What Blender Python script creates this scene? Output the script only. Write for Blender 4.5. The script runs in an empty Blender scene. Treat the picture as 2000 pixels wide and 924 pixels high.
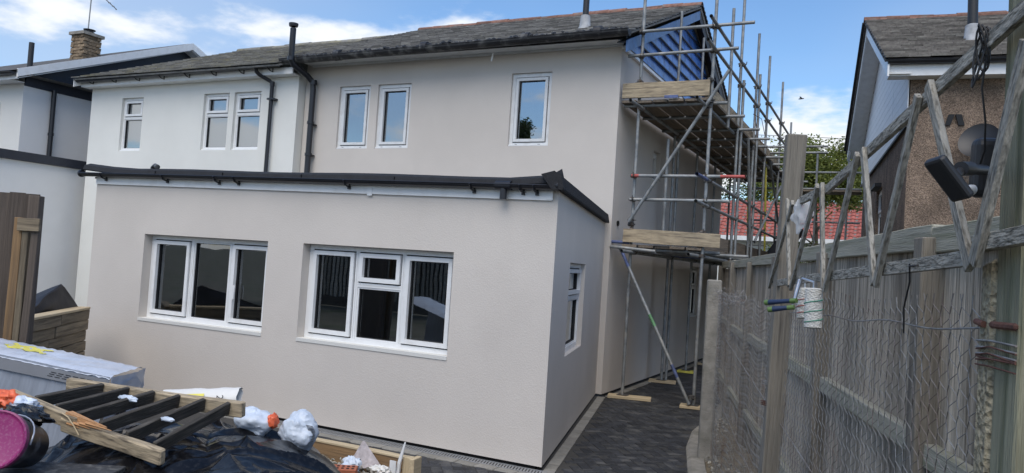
import bpy, bmesh, math, random
from mathutils import Vector, Matrix, noise
R = math.radians
random.seed(7)
S = bpy.context.scene
COL = S.collection

# ------------------------------------------------------------------ camera
cam = bpy.data.cameras.new("camera"); camo = bpy.data.objects.new("camera", cam); COL.objects.link(camo)
yaw, pitch, roll = 0.45799, 0.03603, 0.06488
fwd = Vector((-math.sin(yaw)*math.cos(pitch), math.cos(yaw)*math.cos(pitch), math.sin(pitch)))
rt = Vector((math.cos(yaw), math.sin(yaw), 0)); up = rt.cross(fwd)
r2 = rt*math.cos(roll) + up*math.sin(roll); u2 = -rt*math.sin(roll) + up*math.cos(roll)
M = Matrix((r2, u2, -fwd)).transposed().to_4x4(); M.translation = (2.7675, -6.5156, 1.8)
camo.matrix_world = M
cam.sensor_width = 36; cam.lens = 36*1520.47/2000; cam.clip_start = 0.05; cam.clip_end = 3000
S.camera = camo

# ------------------------------------------------------------------ sky and sun
SUN_AZ, SUN_EL = R(166), R(55)          # azimuth from +Y towards +X: behind the camera, veiled by cloud
W = bpy.data.worlds.new("World"); S.world = W; W.use_nodes = True
nt = W.node_tree; nt.nodes.clear(); N = nt.nodes.new; Lk = nt.links.new
out = N("ShaderNodeOutputWorld"); bg = N("ShaderNodeBackground"); bg.inputs[1].default_value = 0.055
sky = N("ShaderNodeTexSky"); sky.sky_type = 'NISHITA'; sky.sun_disc = False
sky.sun_elevation = SUN_EL; sky.sun_rotation = SUN_AZ; sky.air_density = 1.0; sky.dust_density = .5; sky.ozone_density = 3.0
tc = N("ShaderNodeTexCoord"); sep = N("ShaderNodeSeparateXYZ"); Lk(tc.outputs["Generated"], sep.inputs[0])
zz = N("ShaderNodeMath"); zz.operation = 'MAXIMUM'; Lk(sep.outputs[2], zz.inputs[0]); zz.inputs[1].default_value = 0.0
za = N("ShaderNodeMath"); za.operation = 'ADD'; Lk(zz.outputs[0], za.inputs[0]); za.inputs[1].default_value = 0.16
dv1 = N("ShaderNodeMath"); dv1.operation = 'DIVIDE'; Lk(sep.outputs[0], dv1.inputs[0]); Lk(za.outputs[0], dv1.inputs[1])
dv2 = N("ShaderNodeMath"); dv2.operation = 'DIVIDE'; Lk(sep.outputs[1], dv2.inputs[0]); Lk(za.outputs[0], dv2.inputs[1])
cmb = N("ShaderNodeCombineXYZ"); Lk(dv1.outputs[0], cmb.inputs[0]); Lk(dv2.outputs[0], cmb.inputs[1])
rot = N("ShaderNodeVectorRotate"); rot.rotation_type = 'Z_AXIS'; rot.inputs["Angle"].default_value = R(4.5); Lk(cmb.outputs[0], rot.inputs[0])
def cloud_noise(seed, scale, detail, rough, lo, hi, top):
    ad = N("ShaderNodeVectorMath"); ad.operation = 'ADD'; Lk(rot.outputs[0], ad.inputs[0]); ad.inputs[1].default_value = (0, 0, seed)
    n_ = N("ShaderNodeTexNoise"); n_.inputs["Scale"].default_value = scale; n_.inputs["Detail"].default_value = detail; n_.inputs["Roughness"].default_value = rough
    Lk(ad.outputs[0], n_.inputs["Vector"]); bi = N("ShaderNodeMapRange"); Lk(sep.outputs[2], bi.inputs[0]); bi.inputs[1].default_value = .05; bi.inputs[2].default_value = .4; bi.inputs[3].default_value = .13; bi.inputs[4].default_value = -.07
    sm_ = N("ShaderNodeMath"); Lk(n_.outputs[0], sm_.inputs[0]); Lk(bi.outputs[0], sm_.inputs[1]); c_ = N("ShaderNodeValToRGB"); c_.color_ramp.interpolation = 'EASE'
    c_.color_ramp.elements[0].position = lo; c_.color_ramp.elements[1].position = hi; c_.color_ramp.elements[1].color = (top, top, top, 1)
    Lk(sm_.outputs[0] if detail > 5 else n_.outputs[0], c_.inputs[0]); return c_, ad
cr, CLOUD_SEED = cloud_noise(6.8, 1.15, 10, .57, .53, .64, 1.)        # cumulus
ve, VEIL_SEED = cloud_noise(0.0, .42, 4, .5, .42, .70, .66)            # thin high veil
hs = N("ShaderNodeHueSaturation"); hs.inputs["Saturation"].default_value = 1.12; hs.inputs["Value"].default_value = 1.6; Lk(sky.outputs[0], hs.inputs["Color"])
mv = N("ShaderNodeMixRGB"); Lk(ve.outputs[0], mv.inputs[0]); Lk(hs.outputs[0], mv.inputs[1]); mv.inputs[2].default_value = (4.5, 5.6, 7.5, 1)
mx = N("ShaderNodeMixRGB"); Lk(cr.outputs[0], mx.inputs[0]); Lk(mv.outputs[0], mx.inputs[1]); mx.inputs[2].default_value = (8.6, 8.9, 9.3, 1)
Lk(mx.outputs[0], bg.inputs[0]); Lk(bg.outputs[0], out.inputs[0])
sl = bpy.data.lights.new("sun", 'SUN'); sl.energy = 1.3; sl.angle = R(52); sl.color = (1, .92, .82)
so = bpy.data.objects.new("sun", sl); COL.objects.link(so)
sdir = Vector((math.sin(SUN_AZ)*math.cos(SUN_EL), math.cos(SUN_AZ)*math.cos(SUN_EL), math.sin(SUN_EL)))
so.rotation_euler = sdir.to_track_quat('Z', 'Y').to_euler()
S.view_settings.view_transform = 'Standard'; S.view_settings.look = 'None'
S.view_settings.exposure = 1.08; S.view_settings.gamma = 1.0; S.view_settings.use_curve_mapping = False

# ------------------------------------------------------------------ materials
MATS = {}
def mat(name, col, rough=.8, var=.12, scale=6., bump=0., bscale=40., stretch=(1,1,1), col2=None, metal=0., spec=.5,
        island=0., stain=None, stain_scale=1.5, stain_amt=.5, coat=0., streak=None, voro=0., cells=0.):
    if name in MATS: return MATS[name]
    m = bpy.data.materials.new(name); m.use_nodes = True; MATS[name] = m
    t = m.node_tree; b = t.nodes["Principled BSDF"]; n = t.nodes.new; l = t.links.new
    b.inputs["Roughness"].default_value = rough; b.inputs["Metallic"].default_value = metal
    b.inputs["Specular IOR Level"].default_value = spec; b.inputs["Coat Weight"].default_value = coat
    tc = n("ShaderNodeTexCoord"); mp = n("ShaderNodeMapping"); mp.inputs["Scale"].default_value = stretch
    l(tc.outputs["Object"], mp.inputs[0])
    oi = n("ShaderNodeObjectInfo"); ad = n("ShaderNodeVectorMath"); ad.operation = 'ADD'
    sc = n("ShaderNodeMath"); sc.operation = 'MULTIPLY'; sc.inputs[1].default_value = 37.; l(oi.outputs["Random"], sc.inputs[0])
    l(mp.outputs[0], ad.inputs[0]); l(sc.outputs[0], ad.inputs[1]); V = ad.outputs[0]
    nz = n("ShaderNodeTexNoise"); nz.inputs["Scale"].default_value = scale; nz.inputs["Detail"].default_value = 6; nz.inputs["Roughness"].default_value = .6
    l(V, nz.inputs["Vector"])
    c2 = col2 or tuple(c*(1-var) for c in col); c1 = col if col2 else tuple(min(1, c*(1+var)) for c in col)
    rp = n("ShaderNodeValToRGB"); rp.color_ramp.elements[0].position = .32; rp.color_ramp.elements[1].position = .68
    rp.color_ramp.elements[0].color = (*c2, 1); rp.color_ramp.elements[1].color = (*c1, 1)
    l(nz.outputs[0], rp.inputs[0]); C = rp.outputs[0]
    if stain:
        ns = n("ShaderNodeTexNoise"); ns.inputs["Scale"].default_value = stain_scale; ns.inputs["Detail"].default_value = 5
        l(ad.outputs[0] if streak is None else V, ns.inputs["Vector"])
        rs = n("ShaderNodeValToRGB"); rs.color_ramp.elements[0].position = .5; rs.color_ramp.elements[1].position = .68
        rs.color_ramp.elements[1].color = (stain_amt,)*3 + (1,)
        l(ns.outputs[0], rs.inputs[0])
        ms = n("ShaderNodeMixRGB"); l(rs.outputs[0], ms.inputs[0]); l(C, ms.inputs[1]); ms.inputs[2].default_value = (*stain, 1); C = ms.outputs[0]
    if cells:                                   # single stones lighter and darker
        vc = n("ShaderNodeTexVoronoi"); vc.inputs["Scale"].default_value = cells; l(V, vc.inputs["Vector"])
        sx = n("ShaderNodeSeparateColor"); l(vc.outputs["Color"], sx.inputs[0])
        mc = n("ShaderNodeMapRange"); mc.inputs[3].default_value = .5; mc.inputs[4].default_value = 1.5; l(sx.outputs[0], mc.inputs[0])
        mq = n("ShaderNodeMixRGB"); mq.blend_type = 'MULTIPLY'; mq.inputs[0].default_value = 1; l(C, mq.inputs[1]); l(mc.outputs[0], mq.inputs[2]); C = mq.outputs[0]
    if island:
        g = n("ShaderNodeNewGeometry"); a2 = n("ShaderNodeMath"); l(g.outputs["Random Per Island"], a2.inputs[0]); l(oi.outputs["Random"], a2.inputs[1])
        fr = n("ShaderNodeMath"); fr.operation = 'FRACT'; l(a2.outputs[0], fr.inputs[0])
        mr = n("ShaderNodeMapRange"); mr.inputs[3].default_value = 1-island; mr.inputs[4].default_value = 1+island; l(fr.outputs[0], mr.inputs[0])
        mm = n("ShaderNodeMixRGB"); mm.blend_type = 'MULTIPLY'; mm.inputs[0].default_value = 1; l(C, mm.inputs[1]); l(mr.outputs[0], mm.inputs[2]); C = mm.outputs[0]
    l(C, b.inputs["Base Color"])
    if bump:
        nb = n("ShaderNodeTexNoise"); nb.inputs["Scale"].default_value = bscale; nb.inputs["Detail"].default_value = 4; l(V, nb.inputs["Vector"])
        H = nb.outputs[0]
        if voro:
            vo = n("ShaderNodeTexVoronoi"); vo.inputs["Scale"].default_value = voro; l(V, vo.inputs["Vector"])
            av = n("ShaderNodeMath"); l(vo.outputs[0], av.inputs[0]); l(H, av.inputs[1]); H = av.outputs[0]
        bp = n("ShaderNodeBump"); bp.inputs["Strength"].default_value = bump; bp.inputs["Distance"].default_value = .01
        l(H, bp.inputs["Height"]); l(bp.outputs[0], b.inputs["Normal"])
    return m

def glass(name, tint, refl):
    m = bpy.data.materials.new(name); m.use_nodes = True; MATS[name] = m
    t = m.node_tree; t.nodes.clear(); n = t.nodes.new; l = t.links.new
    o = n("ShaderNodeOutputMaterial"); tr = n("ShaderNodeBsdfTransparent"); tr.inputs[0].default_value = (*tint, 1)
    gl = n("ShaderNodeBsdfGlossy"); gl.inputs["Roughness"].default_value = .012; gl.inputs[0].default_value = (.93, .97, 1, 1)
    fr = n("ShaderNodeLayerWeight"); fr.inputs[0].default_value = .25
    mr = n("ShaderNodeMapRange"); mr.inputs[3].default_value = refl; mr.inputs[4].default_value = 1.; l(fr.outputs["Fresnel"], mr.inputs[0])
    nz = n("ShaderNodeTexNoise"); nz.inputs["Scale"].default_value = 1.6; tc = n("ShaderNodeTexCoord"); l(tc.outputs["Object"], nz.inputs["Vector"])
    bp = n("ShaderNodeBump"); bp.inputs["Strength"].default_value = .05; bp.inputs["Distance"].default_value = .02; l(nz.outputs[0], bp.inputs["Height"]); l(bp.outputs[0], gl.inputs["Normal"])
    mi = n("ShaderNodeMixShader"); l(mr.outputs[0], mi.inputs[0]); l(tr.outputs[0], mi.inputs[1]); l(gl.outputs[0], mi.inputs[2]); l(mi.outputs[0], o.inputs[0])
    return m

RENDER = mat("render_taupe", (.605, .56, .51), .92, .04, .9, .13, 120, voro=75, stain=(.55,.508,.462), stain_scale=.8, stain_amt=.6)
RENDERN = mat("render_ivory", (.72, .72, .68), .92, .04, .8, .3, 220, voro=130)
RENDERW = mat("render_white", (.76, .755, .74), .92, .04, .7, .25, 200, stain=(.6,.6,.6), stain_scale=.6, stain_amt=.3)
RENDERC = mat("render_cream", (.66, .655, .62), .92, .04, .7, .25, 200)
UPVC = mat("upvc_white", (.79, .80, .80), .35, .03, 3, 0, stain=(.62,.61,.58), stain_scale=7, stain_amt=.35)
UPVCS = mat("upvc_dusty", (.72, .73, .73), .45, .06, 5, 0, stain=(.45,.43,.4), stain_scale=9, stain_amt=.25)
GASKET = mat("gasket", (.015,.015,.017), .6)
BLACKP = mat("black_plastic_pipe", (.014, .015, .02), .32, .2, 4)
OLDGUT = mat("old_black_gutter", (.018,.018,.02), .5, .3, 6, .4, 30, stain=(.2,.2,.19), stain_scale=7, stain_amt=.55)
FELT = mat("felt_trim", (.013,.014,.017), .8, .3, 12, .6, 260)
NAVY = mat("navy_trim", (.02,.024,.036), .5, .15, 5)
SLATE = mat("roof_tile_grey", (.158,.154,.148), .85, .3, 14, .5, 60, island=.5, stain=(.24,.235,.21), stain_scale=5, stain_amt=.6)
SLATEN = mat("roof_tile_mossy", (.185,.18,.165), .8, .28, 10, .5, 60, island=.34, stain=(.26,.235,.13), stain_scale=3, stain_amt=.55)
SLATER = mat("roof_tile_brown", (.15,.138,.125), .85, .3, 14, .5, 60, island=.35, stain=(.26,.25,.22), stain_scale=6, stain_amt=.6)
RIDGE = mat("ridge_tile_red", (.20,.105,.078), .9, .35, 12, .4, 50, island=.35, stain=(.15,.135,.12), stain_scale=6, stain_amt=.9)
REDTILE = mat("red_roof_tile", (.34,.10,.075), .7, .2, 6, .3, 40, island=.22)
FOIL = mat("blue_membrane", (.075,.185,.5), .26, .5, 4, .35, 14, spec=.5, island=.25)
BLUEP = mat("blue_barge", (.05,.12,.27), .35, .3, 7, .3, 30)  # blue base colour for the garden side bargeboard
TARRED = mat("tarred_timber", (.012,.012,.014), .55, .3, 8, .5, 40)
LEAD = mat("lead_flashing", (.33,.345,.36), .6, .25, 9, .3, 30)
TUBE = mat("galvanised_tube", (.25,.265,.27), .55, .35, 6, .2, 60, metal=.45, stain=(.42,.40,.36), stain_scale=11, stain_amt=.55)
TUBEB = mat("blue_marked_tube", (.10,.13,.26), .5, .3, 9, .2, 60, metal=.25)
TUBER = mat("red_marked_tube", (.42,.09,.08), .5, .25, 9, .2, 60, metal=.2)
TUBEG = mat("green_marked_tube", (.12,.27,.13), .5, .25, 9, .2, 60, metal=.2)
COUP = mat("coupler_steel", (.12,.115,.11), .6, .3, 20, .3, 60, metal=.6, stain=(.18,.10,.05), stain_scale=15, stain_amt=.6)
BOARD = mat("scaffold_board", (.40,.325,.22), .85, .3, 7, .5, 30, stretch=(.8,6,6), stain=(.16,.13,.095), stain_scale=5, stain_amt=.8, island=.12)
DECKB = mat("scaffold_deck_board", (.20,.16,.12), .9, .25, 5, .5, 30, stretch=(.6,9,9), stain=(.09,.08,.07), stain_scale=2.2, stain_amt=.7, island=.25)
FENCEW = mat("weathered_fence", (.46,.405,.33), .95, .42, 7, .9, 26, stretch=(.55,16,16), stain=(.17,.145,.11), stain_scale=3.2, stain_amt=.85, island=.34)
CAPW = mat("weathered_cap", (.38,.365,.295), .95, .2, 4, .7, 22, stretch=(.45,14,14), stain=(.20,.21,.135), stain_scale=2.5, stain_amt=.8)
TRELW = mat("flaking_trellis", (.34,.32,.275), .95, .3, 9, 1.2, 22, stretch=(1.2,5,5), stain=(.07,.064,.05), stain_scale=26, stain_amt=.85)
GREENW = mat("mossy_post_timber", (.255,.25,.175), .95, .25, 4, .8, 20, stretch=(.5,10,10), stain=(.085,.10,.05), stain_scale=3, stain_amt=.8)
OLDPOST = mat("old_grey_post", (.26,.235,.195), .95, .3, 4, .9, 20, stretch=(.4,11,11), stain=(.08,.072,.062), stain_scale=4, stain_amt=.85)
AGGR = mat("exposed_aggregate", (.36,.31,.21), .95, .5, 90, 1.0, 90, stain=(.2,.19,.14), stain_scale=5, stain_amt=.7, voro=70)
CONC = mat("old_concrete", (.27,.255,.225), .95, .2, 9, .7, 60, stain=(.15,.145,.12), stain_scale=4, stain_amt=.7)
BROWNW = mat("brown_fence", (.095,.075,.06), .85, .3, 4, .6, 22, stretch=(.45,14,14), island=.25)
OAKW = mat("orange_timber", (.25,.155,.075), .8, .25, 4, .5, 22, stretch=(.45,12,12), stain=(.10,.07,.045), stain_scale=2.5, stain_amt=.6)
SLEEPER = mat("sleeper_timber", (.225,.18,.12), .9, .3, 4, .8, 18, stretch=(.5,8,8), stain=(.085,.068,.048), stain_scale=3, stain_amt=.8, island=.2)
PALEW = mat("pale_new_timber", (.52,.42,.27), .8, .15, 4, .3, 22, stretch=(.45,12,12))
LADW = mat("weathered_ladder_timber", (.40,.325,.22), .9, .3, 7, .4, 30, stretch=(.9,6,6), stain=(.11,.09,.065), stain_scale=9, stain_amt=.85)
RUNGW = mat("dark_rung_timber", (.05,.044,.036), .85, .35, 5, .7, 22, stretch=(.6,9,9), stain=(.2,.18,.15), stain_scale=14, stain_amt=.4)
SPLINT = mat("fresh_splinter", (.52,.28,.13), .8, .25, 6, .6, 30, stretch=(.5,12,12))
PAVE = mat("charcoal_paving", (.029,.031,.036), .75, .3, 30, .5, 160, island=.38, stain=(.14,.136,.125), stain_scale=6, stain_amt=.42)
JOINT = mat("jointing_sand", (.05,.048,.045), .95, .2, 40, .3, 200)
KERB = mat("buff_edging", (.25,.24,.215), .9, .15, 12, .4, 120, island=.14, stain=(.19,.18,.16), stain_scale=3, stain_amt=.5)
SOIL = mat("sandy_soil", (.20,.165,.115), 1., .35, 8, 1.0, 60, stain=(.10,.085,.06), stain_scale=5, stain_amt=.7)
GROUND = mat("garden_ground", (.10,.095,.07), 1., .3, 2, .8, 30, stain=(.05,.075,.03), stain_scale=.7, stain_amt=.7)
GRATE = mat("galvanised_grate", (.38,.39,.40), .5, .15, 9, metal=.6)
DARK = mat("dark_void", (.006,.006,.006), .9)
ROOM = mat("dim_room", (.16,.155,.15), .95, .3, 1.2)
BLIND = mat("pale_blind", (.62,.66,.72), .8, .03, 3)
PEBBLE = mat("pebbledash", (.28,.208,.155), .95, .3, 3, 1.6, 90, stain=(.19,.14,.105), stain_scale=2, stain_amt=.5, voro=85, cells=85)
CLAD = mat("white_cladding", (.80,.81,.82), .5, .03, 4)
BRICKC = mat("stock_brick", (.235,.175,.115), .95, .35, 20, .7, 60, island=.25)
POLY = mat("black_polythene", (.005,.005,.006), .2, .3, 4, .12, 8, spec=.4, stain=(.12,.12,.12), stain_scale=40, stain_amt=.10)
TARP = mat("black_tarpaulin", (.012,.013,.018), .55, .3, 4, .4, 10)
WRAPT = mat("shrink_wrap_light", (.56,.60,.67), .34, .10, 2.2, .9, 7, stretch=(5,.35,1), coat=.3)
WRAPS = mat("shrink_wrap_grey", (.285,.315,.365), .36, .16, 3, .8, 8, stretch=(5,.4,.4), coat=.3)
BAGW = mat("thin_white_bag", (.56,.63,.72), .4, .16, 5, .7, 9)
YEL = mat("yellow_print", (.74,.66,.12), .5, .15, 8)
PINK = mat("magenta_lid", (.26,.022,.13), .38, .1, 5, 0, stain=(.45,.28,.36), stain_scale=95, stain_amt=.25)
BUCK = mat("black_bucket", (.02,.02,.024), .35, .3, 5, .1, 20, stain=(.5,.5,.5), stain_scale=14, stain_amt=.3)
ORANGE = mat("orange_plastic", (.70,.13,.05), .45, .2, 6)
SACK = mat("paper_sack", (.70,.69,.65), .7, .08, 5, .5, 12)
REDP = mat("red_print", (.55,.05,.05), .6); INK = mat("black_ink", (.02,.02,.02), .6)
TERRA = mat("terracotta_brick", (.36,.12,.065), .9, .2, 12, .4, 60)
RUBBLE = mat("rubble", (.34,.32,.27), .95, .4, 9, .8, 40, island=.4)
WIRE = mat("galvanised_wire", (.24,.24,.235), .6, .4, 25, metal=.2, stain=(.17,.09,.05), stain_scale=4, stain_amt=.6)
RUST = mat("rusty_strap", (.115,.05,.035), .8, .3, 20, .5, 60)
CABLE = mat("black_cable", (.012,.012,.013), .5)
GADGET = mat("black_fixture", (.02,.021,.024), .45, .1, 5)
LENS = mat("sensor_lens", (.75,.75,.74), .25)
FLEECE = mat("roller_fleece", (.70,.69,.64), 1., .06, 60, 1.0, 160)
ROLLG = mat("green_roller_grip", (.12,.20,.06), .5); ROLLB = mat("navy_roller_grip", (.02,.035,.085), .5, .3, 12)
STEELW = mat("bright_wire", (.62,.63,.66), .3, .05, 5, metal=.9)
BARK = mat("bark", (.09,.07,.05), .95, .3, 6, .8, 30)
GLASSD = glass("window_glass", (.6,.63,.61), .2)
GLASSU = glass("window_glass_upper", (.62,.64,.65), .36)

def leafmat(name, col):
    m = bpy.data.materials.new(name); m.use_nodes = True; t = m.node_tree; b = t.nodes["Principled BSDF"]
    b.inputs["Roughness"].default_value = .6
    g = t.nodes.new("ShaderNodeNewGeometry"); r = t.nodes.new("ShaderNodeValToRGB")
    r.color_ramp.elements[0].color = (col[0]*.55, col[1]*.6, col[2]*.55, 1); r.color_ramp.elements[1].color = (col[0]*1.6, col[1]*1.4, col[2]*1.3, 1)
    t.links.new(g.outputs["Random Per Island"], r.inputs[0]); t.links.new(r.outputs[0], b.inputs["Base Color"])
    tl = t.nodes.new("ShaderNodeBsdfTranslucent"); t.links.new(r.outputs[0], tl.inputs[0]); mi = t.nodes.new("ShaderNodeMixShader"); mi.inputs[0].default_value = .35
    t.links.new(b.outputs[0], mi.inputs[1]); t.links.new(tl.outputs[0], mi.inputs[2]); t.links.new(mi.outputs[0], t.nodes["Material Output"].inputs[0])
    return m
LEAF = leafmat("leaf_fresh", (.16,.20,.045)); LEAFD = leafmat("leaf_deep", (.05,.085,.025)); IVY = leafmat("leaf_mid", (.12,.165,.045))

# ------------------------------------------------------------------ helpers
WM = {}                                       # world matrix of every object made here
def link(o, parent=None, Mw=None):
    COL.objects.link(o); Mw = Mw or Matrix.Identity(4); WM[o] = Mw; o.matrix_basis = Mw
    if parent is not None:
        o.parent = parent; o.matrix_parent_inverse = WM[parent].inverted()
    return o
def thing(name, label, cat, loc=(0,0,0), group=None):
    o = bpy.data.objects.new(name, None); o.empty_display_size = .2
    link(o, None, Matrix.Translation(loc)); o["label"] = label; o["category"] = cat
    if group: o["group"] = group
    return o
def tag(o, label, cat, group=None):
    o["label"] = label; o["category"] = cat
    if group: o["group"] = group
    return o
class MB:
    def __init__(s): s.v = []; s.f = []; s.m = []; s.mats = []
    def mi(s, m):
        if m not in s.mats: s.mats.append(m)
        return s.mats.index(m)
    def face(s, pts, m):
        k = len(s.v); s.v += [tuple(p) for p in pts]; s.f.append(tuple(range(k, k+len(pts)))); s.m.append(s.mi(m)); return s
    def hexa(s, c, m):                        # c: 8 corners, bottom ring 0-3 (ccw from above), top ring 4-7
        k = len(s.v); s.v += [tuple(p) for p in c]; i = s.mi(m)
        for q in ((3,2,1,0),(4,5,6,7),(0,1,5,4),(1,2,6,5),(2,3,7,6),(3,0,4,7)):
            s.f.append(tuple(k+a for a in q)); s.m.append(i)
        return s
    def box(s, x0, x1, y0, y1, z0, z1, m, T=None):
        c = [(x0,y0,z0),(x1,y0,z0),(x1,y1,z0),(x0,y1,z0),(x0,y0,z1),(x1,y0,z1),(x1,y1,z1),(x0,y1,z1)]
        if T: c = [T(*p) for p in c]
        return s.hexa(c, m)
    def tube(s, pts, r, m, n=8, caps=True, closed=False):
        pts = [Vector(p) for p in pts]; k0 = len(s.v); i = s.mi(m); L = len(pts)
        rr = r if isinstance(r, (list, tuple)) else [r]*L
        prev = None
        for j, p in enumerate(pts):
            d = (pts[min(j+1, L-1)] - pts[max(j-1, 0)]).normalized()
            if prev is None:
                a = Vector((0,0,1)) if abs(d.z) < .9 else Vector((1,0,0)); x = d.cross(a).normalized()
            else:
                x = (prev - d*prev.dot(d)).normalized()
            prev = x; y = d.cross(x)
            for q in range(n):
                t = 2*math.pi*q/n; s.v.append(tuple(p + (x*math.cos(t) + y*math.sin(t))*rr[j]))
        for j in range(L-1):
            for q in range(n):
                a = k0+j*n+q; b = k0+j*n+(q+1) % n; s.f.append((a, b, b+n, a+n)); s.m.append(i)
        if caps:
            s.f.append(tuple(range(k0+n-1, k0-1, -1))); s.m.append(i)
            s.f.append(tuple(range(k0+(L-1)*n, k0+L*n))); s.m.append(i)
        return s
    def lathe(s, prof, m, n=24, T=None):      # prof (r,z), about Z
        k0 = len(s.v); i = s.mi(m)
        for r, z in prof:
            for q in range(n):
                t = 2*math.pi*q/n; P = Vector((r*math.cos(t), r*math.sin(t), z)); s.v.append(tuple(T @ P if T else P))
        for j in range(len(prof)-1):
            for q in range(n):
                a = k0+j*n+q; b = k0+j*n+(q+1) % n; s.f.append((a, b, b+n, a+n)); s.m.append(i)
        return s
    def mesh(s, name, smooth=False):
        me = bpy.data.meshes.new(name); me.from_pydata(s.v, [], s.f)
        for m in s.mats: me.materials.append(m)
        me.polygons.foreach_set("material_index", s.m)
        if smooth:
            me.polygons.foreach_set("use_smooth", [True]*len(s.f))
            try: me.set_sharp_from_angle(angle=R(40))
            except Exception: pass
        me.update(); return me
    def build(s, name, parent=None, smooth=False, Mw=None):
        return link(bpy.data.objects.new(name, s.mesh(name, smooth)), parent, Mw)
def bevel_me(me, w, seg=1):
    b = bmesh.new(); b.from_mesh(me); bmesh.ops.remove_doubles(b, verts=b.verts, dist=1e-6)
    bmesh.ops.bevel(b, geom=list(b.edges), offset=w, segments=seg, affect='EDGES', profile=.5); b.to_mesh(me); b.free(); return me
def frame_matrix(A, B, upv=(0,0,1)):          # local x along A->B, local z near upv
    A = Vector(A); B = Vector(B); x = (B-A).normalized(); z = Vector(upv); z = (z - x*z.dot(x)).normalized(); y = z.cross(x)
    m = Matrix((x, y, z)).transposed().to_4x4(); m.translation = A; return m, (B-A).length
def beam(name, A, B, w, h, m, parent=None, upv=(0,0,1), bev=.004, jit=0., subdiv=0):
    """timber of width w (local y) and height h (local z) centred on the line A-B; grain follows local x"""
    Mx, L = frame_matrix(A, B, upv); mb = MB()
    mb.box(0, L, -w/2, w/2, -h/2, h/2, m); me = mb.mesh(name)
    b = bmesh.new(); b.from_mesh(me); bmesh.ops.remove_doubles(b, verts=b.verts, dist=1e-6)
    if subdiv:
        ed = [e for e in b.edges if abs(e.verts[0].co.x-e.verts[1].co.x) > L*.5]
        bmesh.ops.subdivide_edges(b, edges=ed, cuts=subdiv)
    if jit:
        for v in b.verts:
            n_ = noise.noise_vector(Vector((v.co.x*3+A[0]*7, v.co.y*9+A[1]*5, v.co.z*9+A[2]*3))); v.co.y += n_.y*jit; v.co.z += n_.z*jit
            if v.co.x < 1e-4 or v.co.x > L-1e-4: v.co.x += n_.x*jit
    if bev:
        bmesh.ops.bevel(b, geom=[e for e in b.edges if not subdiv or len(e.link_faces) == 2 and e.calc_face_angle(0) > .5], offset=bev, segments=1, affect='EDGES')
    b.to_mesh(me); b.free()
    return link(bpy.data.objects.new(name, me), parent, Mx)
def pole(name, A, B, r, m, parent=None, n=12, caps=False):
    Mx, L = frame_matrix(A, B, (0,0,1) if abs((Vector(B)-Vector(A)).normalized().z) < .9 else (1,0,0))
    return MB().tube([(0,0,0),(L,0,0)], r, m, n, caps).build(name, parent, True, Mx)
def struct(o): o["kind"] = "structure"; return o
def stuff(o): o["kind"] = "stuff"; return o

class Plane:
    """wall plane: origin O, horizontal unit U, outward normal Nn; P(u,z,w) with w metres inward"""
    def __init__(s, O, U): s.O = Vector(O); s.U = Vector(U).normalized(); s.N = s.U.cross(Vector((0,0,1)))
    def __call__(s, u, z, w=0): return s.O + s.U*u + Vector((0,0,z)) - s.N*w
def wall(mb, P, u0, u1, z0, z1, holes, depth, m):
    us = sorted({u0, u1, *[h[0] for h in holes], *[h[1] for h in holes]}); zs = sorted({z0, z1, *[h[2] for h in holes], *[h[3] for h in holes]})
    for a, b in zip(us, us[1:]):
        for c, d in zip(zs, zs[1:]):
            if any(h[0] <= a+1e-6 and b <= h[1]+1e-6 and h[2] <= c+1e-6 and d <= h[3]+1e-6 for h in holes): continue
            mb.face([P(a,c), P(b,c), P(b,d), P(a,d)], m)
    for a, b, c, d in holes:
        mb.face([P(a,c), P(a,c,depth), P(b,c,depth), P(b,c)], m); mb.face([P(a,d), P(b,d), P(b,d,depth), P(a,d,depth)], m)
        mb.face([P(a,c), P(a,d), P(a,d,depth), P(a,c,depth)], m); mb.face([P(b,c), P(b,c,depth), P(b,d,depth), P(b,d)], m)
def pbox(mb, P, u0, u1, z0, z1, w0, w1, m):   # box in plane coordinates, w0<w1 inward
    mb.hexa([P(u0,z0,w0),P(u1,z0,w0),P(u1,z0,w1),P(u0,z0,w1),P(u0,z1,w0),P(u1,z1,w0),P(u1,z1,w1),P(u0,z1,w1)], m)
def ring(mb, P, u0, u1, z0, z1, t, w0, w1, m, tb=None):
    tb = tb or t
    pbox(mb, P, u0, u0+t, z0, z1, w0, w1, m); pbox(mb, P, u1-t, u1, z0, z1, w0, w1, m)
    pbox(mb, P, u0+t, u1-t, z0, z0+tb, w0, w1, m); pbox(mb, P, u0+t, u1-t, z1-t, z1, w0, w1, m)
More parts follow.
